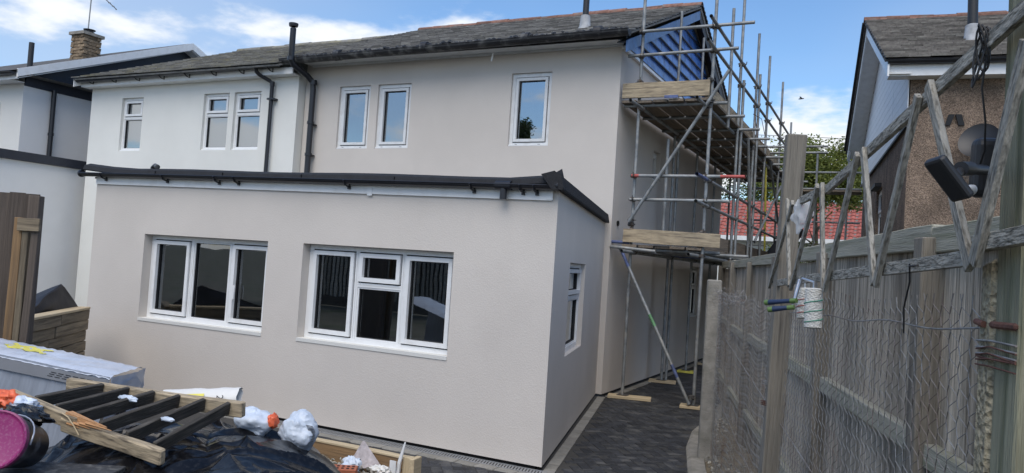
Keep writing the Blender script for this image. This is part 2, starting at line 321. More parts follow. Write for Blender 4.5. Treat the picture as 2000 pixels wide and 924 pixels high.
def window(parent, P, hole, depth, sashes, gl, label=None, sill=.05, fr=.05, backing='room', m=UPVC, roomd=1.6):
    """hole in wall coordinates; sashes (u0,u1,z0,z1,kind) as fractions inside the outer frame; kind 's' opening sash, 'f' fixed light"""
    a, b, c, d = hole; g = .002
    root = MB(); ring(root, P, a+g, b-g, c+g, d-g, fr, depth-.045, depth+.03, m)
    win = root.build("window", parent)
    if label: win["label"] = label
    fa, fb, fc, fd = a+g+fr, b-g-fr, c+g+fr, d-g-fr
    for (x0, x1, y0, y1, k) in sashes:
        s0, s1 = fa+(fb-fa)*x0, fa+(fb-fa)*x1; t0, t1 = fc+(fd-fc)*y0, fc+(fd-fc)*y1
        e0 = .022 if x0 > 0 else 0; e1 = .022 if x1 < 1 else 0; h0 = .022 if y0 > 0 else 0; h1 = .022 if y1 < 1 else 0
        mm = MB()
        if e0: pbox(mm, P, s0-.001, s0+e0, t0, t1, depth-.042, depth+.028, m)
        if e1: pbox(mm, P, s1-e1, s1+.001, t0, t1, depth-.042, depth+.028, m)
        if h0: pbox(mm, P, s0+e0, s1-e1, t0-.001, t0+h0, depth-.043, depth+.027, m)
        if h1: pbox(mm, P, s0+e0, s1-e1, t1-h1, t1+.001, depth-.043, depth+.027, m)
        if mm.v: mm.build("mullion", win)
        s0 += e0; s1 -= e1; t0 += h0; t1 -= h1
        if k == 's':
            gk = MB(); ring(gk, P, s0+.001, s1-.001, t0+.001, t1-.001, .013, depth-.030, depth+.02, GASKET); gk.build("gasket", win)
            sh = MB(); ring(sh, P, s0+.0135, s1-.0135, t0+.0135, t1-.0135, .044, depth-.062, depth+.02, m); sh.build("sash", win)
            i = .0575
        else: i = .016; sh = MB(); ring(sh, P, s0+.001, s1-.001, t0+.001, t1-.001, .016, depth-.034, depth+.02, m); sh.build("glazing_bead", win)
        gk = MB(); ring(gk, P, s0+i, s1-i, t0+i, t1-i, .007, depth-.022, depth+.018, GASKET); gk.build("gasket", win)
        pn = MB(); pn.face([P(s0+i+.007,t0+i+.007,depth), P(s1-i-.007,t0+i+.007,depth), P(s1-i-.007,t1-i-.007,depth), P(s0+i+.007,t1-i-.007,depth)], gl); pn.build("pane", win)
    if sill:
        sl_ = MB(); pbox(sl_, P, a+.004, b-.004, c+.004, c+.004+.02, depth-.045-sill, depth-.047, m); sl_.build("sill", win)
    if backing == 'room':
        rm = MB(); pbox(rm, P, a-.3, b+.3, c-.7, d+.3, depth+.06, depth+.06+roomd, ROOM); rm.f.pop(2); rm.m.pop(2); rm.build("interior", win)
    elif backing == 'blind':
        rm = MB(); nsl = int((d-c)/.025)
        for q in range(nsl):
            z = c+.02+q*.025; rm.face([P(a,z,depth+.11), P(b,z,depth+.11), P(b,z+.021,depth+.09), P(a,z+.021,depth+.09)], BLIND)
        pbox(rm, P, a-.02, b+.02, c-.02, d+.02, depth+.14, depth+.16, ROOM)
        stuff(rm.build("blind", win))
    else:
        rm = MB(); pbox(rm, P, a-.1, b+.1, c-.1, d+.1, depth+.12, depth+.12+.8, ROOM); rm.f.pop(2); rm.m.pop(2); rm.build("interior", win)
    return win

def tile_roof(parent, x0, x1, P, cols, rows, tw, th, m, n_ind, cam_at, lift=.012, thick=.014, jit=.006, lap=1.25, roofmesh="roof", under=SLATE, name="roof_tile", pan=False):
    """P(a,b) -> point on roof plane (a along eaves in m, b up the slope in m); tiles as parts: the n_ind nearest as objects, the rest one part"""
    A = P(0,0); ex = (P(1,0)-A).normalized(); ey = (P(0,1)-A).normalized(); ez = ex.cross(ey)
    base = MB(); L = cols*tw; H = rows*th
    base.hexa([P(x0,0)-ez*.03,P(x1,0)-ez*.03,P(x1,H)-ez*.03,P(x0,H)-ez*.03,P(x0,0),P(x1,0),P(x1,H),P(x0,H)], under)
    roof = base.build(roofmesh, parent)
    tm = MB()
    if pan:
        k = 8; prof = [(-tw/2+tw*q/k, .022*math.sin(math.pi*2*q/k)+.012*math.sin(math.pi*q/k)) for q in range(k+1)]
        for (xa, za), (xb, zb) in zip(prof, prof[1:]):
            tm.face([(xa,0,za),(xb,0,zb),(xb,th*lap,zb-.012),(xa,th*lap,za-.012)], m); tm.face([(xa,0,za-thick),(xb,0,zb-thick),(xb,0,zb),(xa,0,za)], m)
    else: tm.box(-tw/2+.002, tw/2-.002, 0, th*lap, 0, thick, m)
    me = tm.mesh("tile"); rest = MB(); lst = []
    rnd = random.Random(3)
    for r in range(rows):
        off = 0 if (pan or r % 2 == 0) else tw/2
        for c in range(-1, cols+1):
            a = x0+c*tw+tw/2+off
            if a < x0-tw*.3 or a > x1+tw*.3: continue
            a = min(max(a, x0+tw/2-.01), x1-tw/2+.01)
            b = r*th-.03+rnd.uniform(-jit, jit)
            tilt = math.atan2(thick+lift*.2, th*lap)
            o = P(a, b)+ez*(lift+thick*.5); yy = (ey*math.cos(tilt)-ez*math.sin(tilt)).normalized()
            sk = rnd.uniform(-.02, .02); xx = (ex+yy*sk).normalized(); zz_ = xx.cross(yy).normalized(); o = o+zz_*rnd.uniform(0, jit*.7)
            if rnd.random() < .03: o = o-ey*rnd.uniform(0, .05); yy = (yy+xx*rnd.uniform(-.06,.06)).normalized(); xx = yy.cross(zz_)
            m4 = Matrix((xx, yy, zz_)).transposed().to_4x4(); m4.translation = o+yy*0; lst.append(((o-cam_at).length, m4))
    lst.sort(key=lambda t: t[0])
    for d_, m4 in lst[:n_ind]: link(bpy.data.objects.new(name, me), roof, m4)
    for d_, m4 in lst[n_ind:]:
        k = len(rest.v); rest.v += [tuple(m4 @ Vector(v)) for v in tm.v]; rest.f += [tuple(k+i for i in f) for f in tm.f]; rest.m += [0]*len(tm.f)
    rest.mats = [m]
    if rest.v: stuff(rest.build("tile_courses", roof))
    return roof
CAMP = Vector((2.77,-6.5,1.8))
def half_round_tiles(parent, A, B, r, n, m, name="ridge_tile", keep=None):
    A = Vector(A); B = Vector(B); d = (B-A)/n; L = d.length; mb = MB(); k = 8
    for q in range(k):
        t0, t1 = math.pi*q/k, math.pi*(q+1)/k
        for rr, s in ((r,1),(r-.018,-1)):
            p = [(0,rr*math.cos(t0),rr*math.sin(t0)*.8),(L+.01,rr*math.cos(t0),rr*math.sin(t0)*.8),(L+.01,rr*math.cos(t1),rr*math.sin(t1)*.8),(0,rr*math.cos(t1),rr*math.sin(t1)*.8)]
            mb.face(p if s > 0 else p[::-1], m)
        e = lambda x: [(x,r*math.cos(t0),r*math.sin(t0)*.8),(x,(r-.018)*math.cos(t0),(r-.018)*math.sin(t0)*.8),(x,(r-.018)*math.cos(t1),(r-.018)*math.sin(t1)*.8),(x,r*math.cos(t1),r*math.sin(t1)*.8)]
        mb.face(e(0), m); mb.face(e(L+.01), m)
    me = mb.mesh("ridge"); Mx, _ = frame_matrix(A, B); rnd = random.Random(5)
    for i in range(n):
        m4 = Matrix.Translation(A+d*i+Vector((0,0,rnd.uniform(-.008,.012)))) @ Mx.to_3x3().to_4x4() @ Matrix.Rotation(rnd.uniform(-.02,.02),4,'Y')
        link(bpy.data.objects.new(name, me), parent, m4)
def gutter(mb, A, B, r, m, upv=(0,0,1), n=8):    # half round trough, open upwards
    Mx, L = frame_matrix(A, B); 
    for rr, s in ((r,1),(r-.006,-1)):
        for q in range(n):
            t0, t1 = math.pi+math.pi*q/n, math.pi+math.pi*(q+1)/n
            p = [(0,rr*math.cos(t0),rr*math.sin(t0)),(0,rr*math.cos(t1),rr*math.sin(t1)),(L,rr*math.cos(t1),rr*math.sin(t1)),(L,rr*math.cos(t0),rr*math.sin(t0))]
            if s < 0: p = p[::-1]
            mb.face([Mx @ Vector(v) for v in p], m)
    for x in (0, L):
        mb.face([Mx @ Vector((x, r*math.cos(math.pi+math.pi*q/n), r*math.sin(math.pi+math.pi*q/n))) for q in range(n+1)], m)
    for sy in (-1, 1): mb.tube([Mx @ Vector((0,sy*r,0)), Mx @ Vector((L,sy*r,0))], .007, m, 5)

# geometry numbers (metres): origin at the foot of the extension's right corner, x along the rear walls, y away from the garden
D = 4.357; XL = -6.363; XM = -.98; XJ = -1.07; GZ = -.032; XP = -6.95; EZ = 5.13
RY, RZ = 8.2, 6.98                              # ridge line of the pair of houses

# ================================================================== ground and paving
g = MB(); g.face([(-400,-400,GZ-.05),(400,-400,GZ-.05),(400,900,GZ-.05),(-400,900,GZ-.05)], GROUND); struct(g.build("ground"))
pv = MB(); pv.face([(-7,-5.5,GZ-.006),(2.2,-5.5,GZ-.006),(-.35,14,GZ-.006),(-7,14,GZ-.006)], JOINT); pavement = struct(pv.build("pavement"))
# right-hand concrete kerb line (also the paving limit)
KL = [(.40,7.5),(.52,5.6),(.64,4.4),(.69,3.6),(.72,2.74),(.86,1.87),(1.12,.85),(1.5,-.4),(1.9,-1.6),(2.15,-3.2)]
def kerb_x(y):
    for (xa,ya),(xb,yb) in zip(KL, KL[1:]):
        if yb <= y <= ya: return xb+(xa-xb)*(y-yb)/(ya-yb)
    return .40-.27*(y-7.5) if y > 7.5 else 2.2
def ext_x(y): return (-1.07/4.357)*y
def paved(x, y):
    if y < -.275: return x > -5 and y > -2.6 and x < kerb_x(y)-.02
    if y < 4.4: return ext_x(y)+.2 < x < kerb_x(y)-.02
    return XM+.2 < x < kerb_x(y)-.02
bw, bl = .1, .2
blk = MB(); blk.box(-bl/2+.003, bl/2-.003, -bw/2+.003, bw/2-.003, -.05, 0, PAVE); bme = bevel_me(blk.mesh("block"), .004)
bmv = [tuple(v.co) for v in bme.vertices]; bmf = [tuple(p.vertices) for p in bme.polygons]
ang = R(37); ca, sa = math.cos(ang), math.sin(ang); spots = []
rnd = random.Random(11)
for i in range(-150, 151):
    for j in range(-150, 151):
        k = (i-j) % 4                              # herringbone on a grid of half blocks
        if k == 0: cx, cy, rot = (i+1)*bw, (j+.5)*bw, 0
        elif k == 3: cx, cy, rot = (i+.5)*bw, (j+1)*bw, math.pi/2
        else: continue
        wx, wy = ca*cx-sa*cy, sa*cx+ca*cy+4
        if -5 < wx < 2.3 and -2.7 < wy < 12.5 and paved(wx, wy): spots.append(((Vector((wx,wy,GZ))-CAMP).length, wx, wy, rot+ang))
spots.sort(); rest = MB(); rest.mats = [PAVE]
vis = [s for s in spots if s[2] > -1.2 and not (s[1] < -2.6 and s[2] < -.2)]
for n_, (d_, x, y, a) in enumerate(vis):
    m4 = Matrix.Translation((x, y, GZ+rnd.uniform(-.0015,.0015))) @ Matrix.Rotation(a, 4, 'Z') @ Matrix.Rotation(rnd.uniform(-.008,.008), 4, 'X')
    if n_ < 300: link(bpy.data.objects.new("paving_block", bme), pavement, m4)
    else:
        k = len(rest.v); rest.v += [tuple(m4 @ Vector(v)) for v in bmv]; rest.f += [tuple(k+i for i in f) for f in bmf]; rest.m += [0]*len(bmf)
stuff(rest.build("paving_blocks_far", pavement))
# buff edging blocks along the walls
edge = struct(MB().box(-6.3, .0, -.265, -.15, GZ-.06, GZ-.012, CONC).build("kerb_edging"))
em = MB(); em.box(-.098,.098,-.055,.055,-.05,0,KERB); eme = bevel_me(em.mesh("edging"), .004)
def edging(A, B):
    A = Vector(A); B = Vector(B); L = (B-A).length; k = max(1, int(L/.2)); d = (B-A)/k; a = math.atan2(d.y, d.x)
    for i in range(k):
        p = A+d*(i+.5); link(bpy.data.objects.new("edging_block", eme), edge, Matrix.Translation((p.x,p.y,GZ+.004+rnd.uniform(-.002,.002))) @ Matrix.Rotation(a+rnd.uniform(-.01,.01),4,'Z'))
edging((-4.2,-.207,0), (.05,-.207,0)); edging((.10,-.12,0), (-.965,4.32,0)); edging((-.885,4.42,0), (-.885,12,0))
# channel drain along the extension
dr = thing("channel_drain", "slotted galvanised channel drain running along the foot of the rendered extension", "drain", (-3,-.08,GZ))
c = MB(); c.box(-6.3,.06,-.145,-.005,GZ-.08,GZ-.03,DARK); c.build("channel", dr)
c = MB(); c.box(-6.3,.06,-.147,-.132,GZ-.03,GZ+.006,GRATE); c.box(-6.3,.06,-.022,-.008,GZ-.03,GZ+.006,GRATE); c.build("rail", dr)
bar = MB(); bar.box(-.008,.008,-.055,.055,-.006,.004,GRATE); bme2 = bar.mesh("bar")
for i in range(140): link(bpy.data.objects.new("grate_bar", bme2), dr, Matrix.Translation((.02-i*.03,-.077,GZ)) @ Matrix.Rotation(.25,4,'Z'))
# curved concrete kerb and sandy strip below the fences
kb = MB(); n = len(KL)
prof = [(-.01,-.05),(.0,.02),(.035,.045),(.16,.05),(.19,-.02)]
def kerb_pt(i, o, z):
    a = Vector((*KL[max(i-1,0)],0)); b = Vector((*KL[min(i+1,n-1)],0)); d = (b-a).normalized(); q = Vector((-d.y, d.x, 0)); p = Vector((*KL[i],0))
    return (p.x+q.x*o, p.y+q.y*o, GZ+z)
for i in range(n-1):
    for (o0,z0),(o1,z1) in zip(prof, prof[1:]): kb.face([kerb_pt(i,o0,z0), kerb_pt(i+1,o0,z0), kerb_pt(i+1,o1,z1), kerb_pt(i,o1,z1)], CONC)
struct(kb.build("kerb", None, True))
sg = MB(); nx, ny = 24, 60
for j in range(ny+1):
    y = -4.5+j*12/ny
    for i in range(nx+1):
        x = kerb_x(y)+.14+i*1.6/nx; e = min(1, i/3)
        sg.v.append((x, y, GZ+.0+e*(.07+.05*noise.noise(Vector((x*3,y*3,1)))+.02*noise.noise(Vector((x*11,y*11,4))))))
for j in range(ny):
    for i in range(nx): a = j*(nx+1)+i; sg.f.append((a,a+1,a+nx+2,a+nx+1)); sg.m.append(0)
sg.mats = [SOIL]; struct(sg.build("soil_strip", None, True))
# small stones lying in the sandy strip
st = MB()
for i in range(160):
    y = rnd.uniform(-.5,3.6); x = kerb_x(y)+.2+rnd.random()**2*.5; r = rnd.uniform(.008,.028); z = GZ+.075
    st.lathe([(r*.1,-r*.6),(r,0),(r*.7,r*.5),(.001,r*.65)], RUBBLE, 5, Matrix.Translation((x,y,z)) @ Matrix.Rotation(rnd.random()*6,4,'Z') @ Matrix.Diagonal((1,rnd.uniform(.6,1),1,1)))
stuff(st.build("gravel"))["label"] = "small stones and grit in the sandy strip by the concrete post"

# ================================================================== the rendered house with its extension
H = thing("rendered_house", "two storey house in taupe render with flat roofed rear extension and black gutters", "house", (-3.6,4,GZ))
PF = Plane((0,0,0), (1,0,0))                     # extension rear wall, u = x
W1 = (-5.408,-3.432,.869,1.884); W2 = (-2.931,-1.059,.869,1.884); HC = 2.57
ew = MB(); wall(ew, PF, XL, 0, 0, HC, [W1, W2], .16, RENDER); PS = Plane((0,0,0), (-1.07,4.357,0))
SW = (1.03,2.36,.885,1.86); LS = math.hypot(1.07,4.357)
wall(ew, PS, 0, LS, 0, HC, [SW], .10, RENDER)
ew.face([(XL,D,0),(XL,0,0),(XL,0,HC),(XL,D,HC)], RENDER)
ew.face([(XL,0,0),(XL,.06,0),(-.03,.06,0),(0,0,0)], DARK); ew.face([(0,0,0),(-.05,0.06,0),(-1.12,D,0),(-1.07,D,0)], DARK)
ew.build("extension_wall", H)
pl_ = MB(); pl_.box(XL+.02,-.07,.025,.06,GZ-.1,0.001,DARK); pl_.hexa([(-.06,.03,GZ-.1),(-.03,.03,GZ-.1),(-1.09,D-.02,GZ-.1),(-1.13,D-.02,GZ-.1),(-.06,.03,.001),(-.03,.03,.001),(-1.09,D-.02,.001),(-1.13,D-.02,.001)], DARK); pl_.build("wall_foot_gap", H)  # near-black strip puts in the shade of the gap under the wall
window(H, PF, W1, .16, [(0,.345,0,1,'s'),(.345,.68,0,1,'f'),(.68,1,0,1,'s')], GLASSD, "three light white window of the extension, nearer the timber raised bed", sill=0)
window(H, PF, W2, .16, [(0,.335,0,1,'s'),(.335,.665,.62,1,'s'),(.335,.665,0,.62,'f'),(.665,1,0,1,'s')], GLASSD, "four light white window of the extension, nearer the side alley", sill=0)
window(H, PS, SW, .10, [(0,1,.62,1,'s'),(0,1,0,.62,'f')], GLASSD, "narrow white window in the angled side wall of the extension", sill=0, backing='dark')
sc_ = MB()
for h in (W1, W2): pbox(sc_, PF, h[0]-.0, h[1]+.0, h[2]-.03, h[2]+.006, -.008, .115, RENDERC)
sc_.build("sill_band", H)
# window furniture
hd = MB()
for hx in (-3.98,): pbox(hd, PF, hx-.009, hx+.009, 1.2, 1.34, .085, .097, UPVC); pbox(hd, PF, hx-.012, hx+.012, 1.28, 1.36, .09, .1, UPVC)
hd.build("window_handle", H)
# flat roof deck, raised felt edge, fascia, gutter
fr_ = MB(); fr_.hexa([(XL-.05,.0,HC-.02),(.0,.0,HC-.02),(-1.1,D,HC-.02),(XL-.05,D,HC-.02),(XL-.05,.0,HC),(.0,.0,HC),(-1.1,D,HC+.02),(XL-.05,D,HC+.02)], FELT); fr_.build("flat_roof", H)
kr = MB()
def strip(mb, pts, prof, m):                     # prof (offset outward, z) swept along pts [(x,y,nx,ny)]
    L = [[(x+nx*o, y+ny*o, z+dz) for o, z in prof] for x, y, nx, ny, dz in pts]
    for a, b in zip(L, L[1:]):
        for i in range(len(prof)-1): mb.face([a[i], b[i], b[i+1], a[i+1]], m)
    for e in (L[0], L[-1]): mb.face(e, m)
def zt(x): return .055+(-.075)*(x-XL)/abs(XL)     # the old roof edge falls a little to the right
pr = [(-.02,2.545),(.072,2.54),(.078,2.552),(.058,2.605),(-.02,2.635),(-.16,2.62)]
rx = [XL-.16+i*(abs(XL)+.12)/14 for i in range(15)]
strip(kr, [(x, -.02, 0, -1, zt(x)+.055*max(0,1-(x-XL+.16)/1.0)**1.5+.006*math.sin(x*2.3)+(.03 if i == 14 else 0)) for i, x in enumerate(rx)], pr, FELT); kr.build("felt_edge", H)
kr = MB(); nxs, nys = PS.N.x, PS.N.y
prs = [(-.05,2.50),(.055,2.495),(.06,2.51),(.04,2.62),(-.03,2.665),(-.15,2.63)]
strip(kr, [(PS(u,0).x, PS(u,0).y, nxs, nys, .0) for u in (-.13,.5,1.2,2,2.8,3.6,LS-.09)], prs, FELT); kr.build("felt_edge", H)
kr = MB(); pk = [PF(-.13,2.64,.06),PF(.02,2.70,.0),PS(.1,2.66,.05),PF(-.06,2.51,-.085),PF(.075,2.50,-.075)]
kr.face([pk[0],pk[3],pk[4],pk[1]], FELT); kr.face([pk[1],pk[4],PS(.03,2.53,-.062),pk[2]], FELT); kr.build("felt_corner", H)
for x in (-5.2,-4.1,-2.95,-1.75):
    sm = MB(); sm.box(x-.004,x+.004,-.102,-.088,2.548+zt(x),2.60+zt(x),TARRED); sm.build("felt_seam", H)
fc = MB(); fc.hexa([(XL+.01,-.022,2.425+zt(XL)),(-.055,-.022,2.425+zt(0)),(-.055,-.002,2.425+zt(0)),(XL+.01,-.002,2.425+zt(XL)),(XL+.01,-.022,2.535+zt(XL)),(-.055,-.022,2.535+zt(0)),(-.055,-.002,2.535+zt(0)),(XL+.01,-.002,2.535+zt(XL))], UPVC); fc.build("fascia", H)
fc = MB(); fc.box(-.11,-.045,-.027,-.0225,2.412,2.51,UPVC); fc.build("fascia_joint", H)
fc = MB(); fc.box(-2.12,-2.06,-.027,-.0225,2.412,2.51,UPVC); fc.build("fascia_joint", H)
gt = MB(); gutter(gt, (XL-.2,-.085,2.552+zt(XL-.2)), (.03,-.085,2.552+zt(0)), .042, BLACKP); gt.build("extension_gutter", H, True)
for x in (-6.15,-5.05,-4.2,-3.9,-2.35,-.98+.12,-.34,-.2):
    b = MB(); z = 2.55+zt(x)
    b.tube([(x,-.032,z-.0),(x,-.034,z-.06),(x,-.06,z-.06),(x,-.105,z-.045),(x,-.135,z-.0)], .01, BLACKP, 6); b.box(x-.014,x+.014,-.045,-.0225,z-.085,z-.05,BLACKP); b.build("gutter_bracket", H)
b = MB(); b.tube([(-.52,-.085,2.51),(-.52,-.085,2.40)], .034, BLACKP, 14); b.tube([(-.60,-.085,2.53),(-.44,-.085,2.53)], .045, BLACKP, 12); b.build("gutter_outlet", H, True)
b = MB(); b.tube([(XL-.21,-.085,2.605),(XL-.18,-.085,2.605)], .047, BLACKP, 12); b.build("gutter_stop_end", H, True); b = MB(); b.tube([(.02,-.085,2.53),(.04,-.085,2.53)], .047, BLACKP, 12); b.build("gutter_stop_end", H, True)
b = MB(); b.tube([(-5.42,.05,2.56),(-5.42,.05,2.70),(-5.36,.03,2.72),(-5.28,.0,2.70)], .03, OLDGUT, 10); b.build("roof_vent", H, True)

# main walls
PM = Plane((0,D,0), (1,0,0))
U1 = (-6.175,-5.501,3.638,4.748); U2 = (-5.341,-4.657,3.638,4.748); U3 = (-2.775,-2.082,3.655,4.81)
mw = MB(); wall(mw, PM, XP, XM, 0, EZ+.1, [U1,U2,U3], .085, RENDER)
GD = 7.8                                        # house depth
PG = Plane((XM,D,0), (0,1,0)); wall(mw, PG, 0, GD, 0, EZ, [(5.15,6.0,.95,2.0),(1.95,2.4,3.4,3.9)], .12, RENDER)
mw.build("wall", H)
for h, lab in ((U1,"left one of the two paired upper windows"),(U2,"right one of the two paired upper windows"),(U3,"single upper window close to the scaffold")):
    window(H, PM, h, .085, [(0,1,0,1,'s')], GLASSU, lab, sill=.03, backing='dark', m=UPVCS, fr=.058)
    v = MB()
    for t in (.18,.75): u = h[0]+(h[1]-h[0])*t; pbox(v, PM, u-.02,u+.02,h[2]+.022,h[2]+.034,.036,.041,GASKET)
    v.build("trickle_vent", H)
window(H, PG, (5.15,6.0,.95,2.0), .12, [(0,1,.6,1,'s'),(0,1,0,.6,'f')], GLASSD, "small window in the side wall behind the scaffold", backing='dark')
window(H, PG, (1.95,2.4,3.4,3.9), .12, [(0,1,0,1,'s')], GLASSD, "tiny upper window in the side wall", backing='dark')
bd = MB(); bd.box(XM-.03,XM+.012,D+.12,D+GD,0-.02,.0,DARK); bd.build("base_trim", H)
# gable: lapped strips of glossy blue membrane between dark battens
slope = math.atan2(RZ-5.215, RY-3.96); tg = math.tan(slope)
def roof_z(y): return 5.2+(y-4.0)*tg if y < RY else RZ-(y-RY)*tg
gb = MB(); pts = [(XM-.02,D,EZ+.0),(XM-.02,D+GD,EZ)] ; apexz = RZ-.14
gb.face([(XM-.025,D,EZ),(XM-.025,2*RY-D,EZ),(XM-.025,RY,EZ+(RY-D)*tg)], TARRED); gb.build("gable_backing", H)
zb = EZ+.01; hb = .215; rnd = random.Random(21); row = 0
while zb < apexz-.25:
    y0 = D+.02+max(0,(zb-5.36+.12))/tg; y1 = 2*RY-y0; y = y0
    while y < y1-.05:
        L = rnd.uniform(.9,1.6) if row % 2 else rnd.uniform(1.1,1.9); ye = min(y1, y+L)
        if y1-ye < .3: ye = y1
        bo = MB(); t = rnd.uniform(-.003,.003); top = min(zb+hb+.02, apexz)
        ya, yb = y+.003, ye-.003
        za = zb+hb+.02
        tl = max(ya, D+.02+max(0,(za-5.36+.12))/tg); tr = min(yb, 2*RY-(D+.02+max(0,(za-5.36+.12))/tg))
        if tr > tl+.02:
            bo.hexa([(XM+.002,ya,zb),(XM+.034+t,ya,zb),(XM+.034+t,yb,zb),(XM+.002,yb,zb),(XM-.005,tl,za),(XM+.006,tl,za),(XM+.006,tr,za),(XM-.005,tr,za)], FOIL)
            bo.build("membrane_strip", H)
        y = ye
    bt = MB(); bt.box(XM+.030,XM+.046,y0+.03,y1-.03,zb-.008,zb+.016,TARRED); bt.build("batten", H)
    zb += hb; row += 1
dt = MB(); dt.box(XM+.002,XM+.05,D-.02,D+GD,EZ-.045,EZ-.0,UPVC); dt.build("drip_trim", H)
# roof of the house
XV = XM+.22
def roofP(a, b): return Vector((a, 3.96+b*math.cos(slope), 5.205+b*math.sin(slope)))
SL = (RY-3.96)/math.cos(slope)
rf = tile_roof(H, XP-.15, XV, roofP, int((XV-XP+.15)/.205)+1, int(SL/.155), .205, SL/int(SL/.155), SLATE, 300, Vector((-.9,4,5.2)), thick=.022, jit=.010)
fb = MB(); fb.hexa([(XP,RY,RZ-.1),(XV,RY,RZ-.1),(XV,2*RY-3.96,5.1),(XP,2*RY-3.96,5.1),(XP,RY,RZ),(XV,RY,RZ),(XV,2*RY-3.96,5.2),(XP,2*RY-3.96,5.2)], SLATE); fb.build("front_slope", rf)
half_round_tiles(rf, (XP-.2,RY,RZ-.03), (XV+.01,RY,RZ-.01), .12, 17, RIDGE)
# verge and bargeboards
def sloped(mb, x0, x1, ya, za, yb, zb_, h, m): mb.hexa([(x0,ya,za-h),(x1,ya,za-h),(x1,yb,zb_-h),(x0,yb,zb_-h),(x0,ya,za),(x1,ya,za),(x1,yb,zb_),(x0,yb,zb_)], m)
vb = MB(); sloped(vb, XV-.035, XV-.012, 3.98, 5.1, RY, RZ-.09, .17, BLUEP); vb.build("bargeboard", H)
vb = MB(); sloped(vb, XV-.035, XV-.012, 2*RY-3.98, 5.1, RY+.003, RZ-.09, .2, TARRED); vb.build("bargeboard", H)
vb = MB(); sloped(vb, XM+.04, XV-.036, 4.0, 5.09, RY, RZ-.1, .02, TARRED); sloped(vb, XM+.04, XV-.036, 2*RY-4.0, 5.09, RY, RZ-.1, .02, TARRED); vb.build("verge_soffit", H)
vt = MB()
for i in range(36):
    f = i/36; y = 2*RY-4.0-(RY-4.0)*f; z = roof_z(y)+.01; vt.hexa([(XV-.1,y,z),(XV+.035,y,z),(XV+.035,y-.15,z+.03),(XV-.1,y-.15,z+.03),(XV-.1,y,z+.035),(XV+.035,y,z+.035),(XV+.035,y-.15,z+.055),(XV-.1,y-.15,z+.055)], TARRED)
stuff(vt.build("verge_tiles", rf))
# eaves: soffit board, old black gutter
ev = MB(); ev.box(XP+.1,XM+.02,D-.30,D-.002,EZ+.02,EZ+.045,UPVCS); ev.build("soffit", H)
ev = MB(); ev.box(XP+.1,XV-.04,4.0,4.03,EZ+.0,5.2,TARRED); ev.build("fascia", H)
ev = MB(); ev.box(XP+.15,XM+.02,D-.045,D-.003,EZ-.01,EZ+.018,UPVCS); ev.build("soffit_bead", H)
gt = MB(); gutter(gt, (XP-.2,3.91,5.165), (XV+.03,3.91,5.225), .088, OLDGUT); gt.build("gutter", H, True)
for x in (-5.9,-4.15,-2.35,-1.2):
    b = MB(); gz = 5.165+.06*(x-XP)/6.2; b.tube([(x-.06,3.91,gz-.003),(x+.06,3.91,gz-.002)], .092, OLDGUT, 14); b.build("gutter_union", H, True)
# moss and silt growing in the old gutter
ms = MB(); rnd = random.Random(9)
for i in range(420):
    x = rnd.uniform(XP,XV); r = rnd.uniform(.014,.045); ms.lathe([(r,-r*.3),(r*.9,r*.3),(.001,r*.7)], OLDGUT, 5, Matrix.Translation((x,3.91+rnd.uniform(-.07,.06),5.178+.06*(x-XP)/6.2+rnd.uniform(-.015,.02))))
stuff(ms.build("gutter_debris", H))
b = MB(); b.tube([(-3.03,D-.2,EZ-.03),(-3.05,D-.21,EZ-.16)], .014, UPVC, 8); b.build("overflow_pipe", H)
# soil vent pipe beside the party wall, and roof flue
sv = MB(); sv.tube([(-6.84,3.80,5.68),(-6.84,3.80,5.14),(-6.82,3.84,5.05),(-6.76,4.16,4.92),(-6.70,4.24,4.82),(-6.69,4.25,4.7),(-6.69,4.25,2.72)], .052, BLACKP, 16); sv.build("soil_pipe", H, True)
sv = MB(); sv.lathe([(.05,0),(.075,.0),(.082,.03),(.082,.055),(.001,.07)], BLACKP, 18, Matrix.Translation((-6.84,3.80,5.71))); sv.build("pipe_cowl", H, True)
for p0,p1 in (((-6.84,3.80,5.18),(-6.84,3.80,5.11)),((-6.69,4.25,4.86),(-6.69,4.25,4.78)),((-6.69,4.25,4.12),(-6.69,4.25,4.07)),((-6.69,4.25,3.55),(-6.69,4.25,3.5))):
    b = MB(); b.tube([p0,p1], .064, BLACKP, 16); b.build("pipe_collar", H, True)
b = MB(); b.box(-6.76,-6.62,4.26,4.34,4.05,4.075,BLACKP); b.box(-6.76,-6.62,4.26,4.34,3.5,3.525,BLACKP); b.build("pipe_bracket", H)
fl = MB(); fl.tube([(-1.85,5.0,5.62),(-1.85,5.0,6.7)], .05, GADGET, 16); fl.build("flue", H, True)
fl = MB(); fl.lathe([(.16,-.1),(.09,.03),(.075,.2),(.055,.21)], LEAD, 16, Matrix.Translation((-1.85,5.0,5.66))); fl.build("flue_flashing", H, True)
b = MB(); b.tube([(XM-.02,4.62,2.52),(XM+.02,4.62,2.52)], .04, DARK, 14); b.build("side_vent", H)

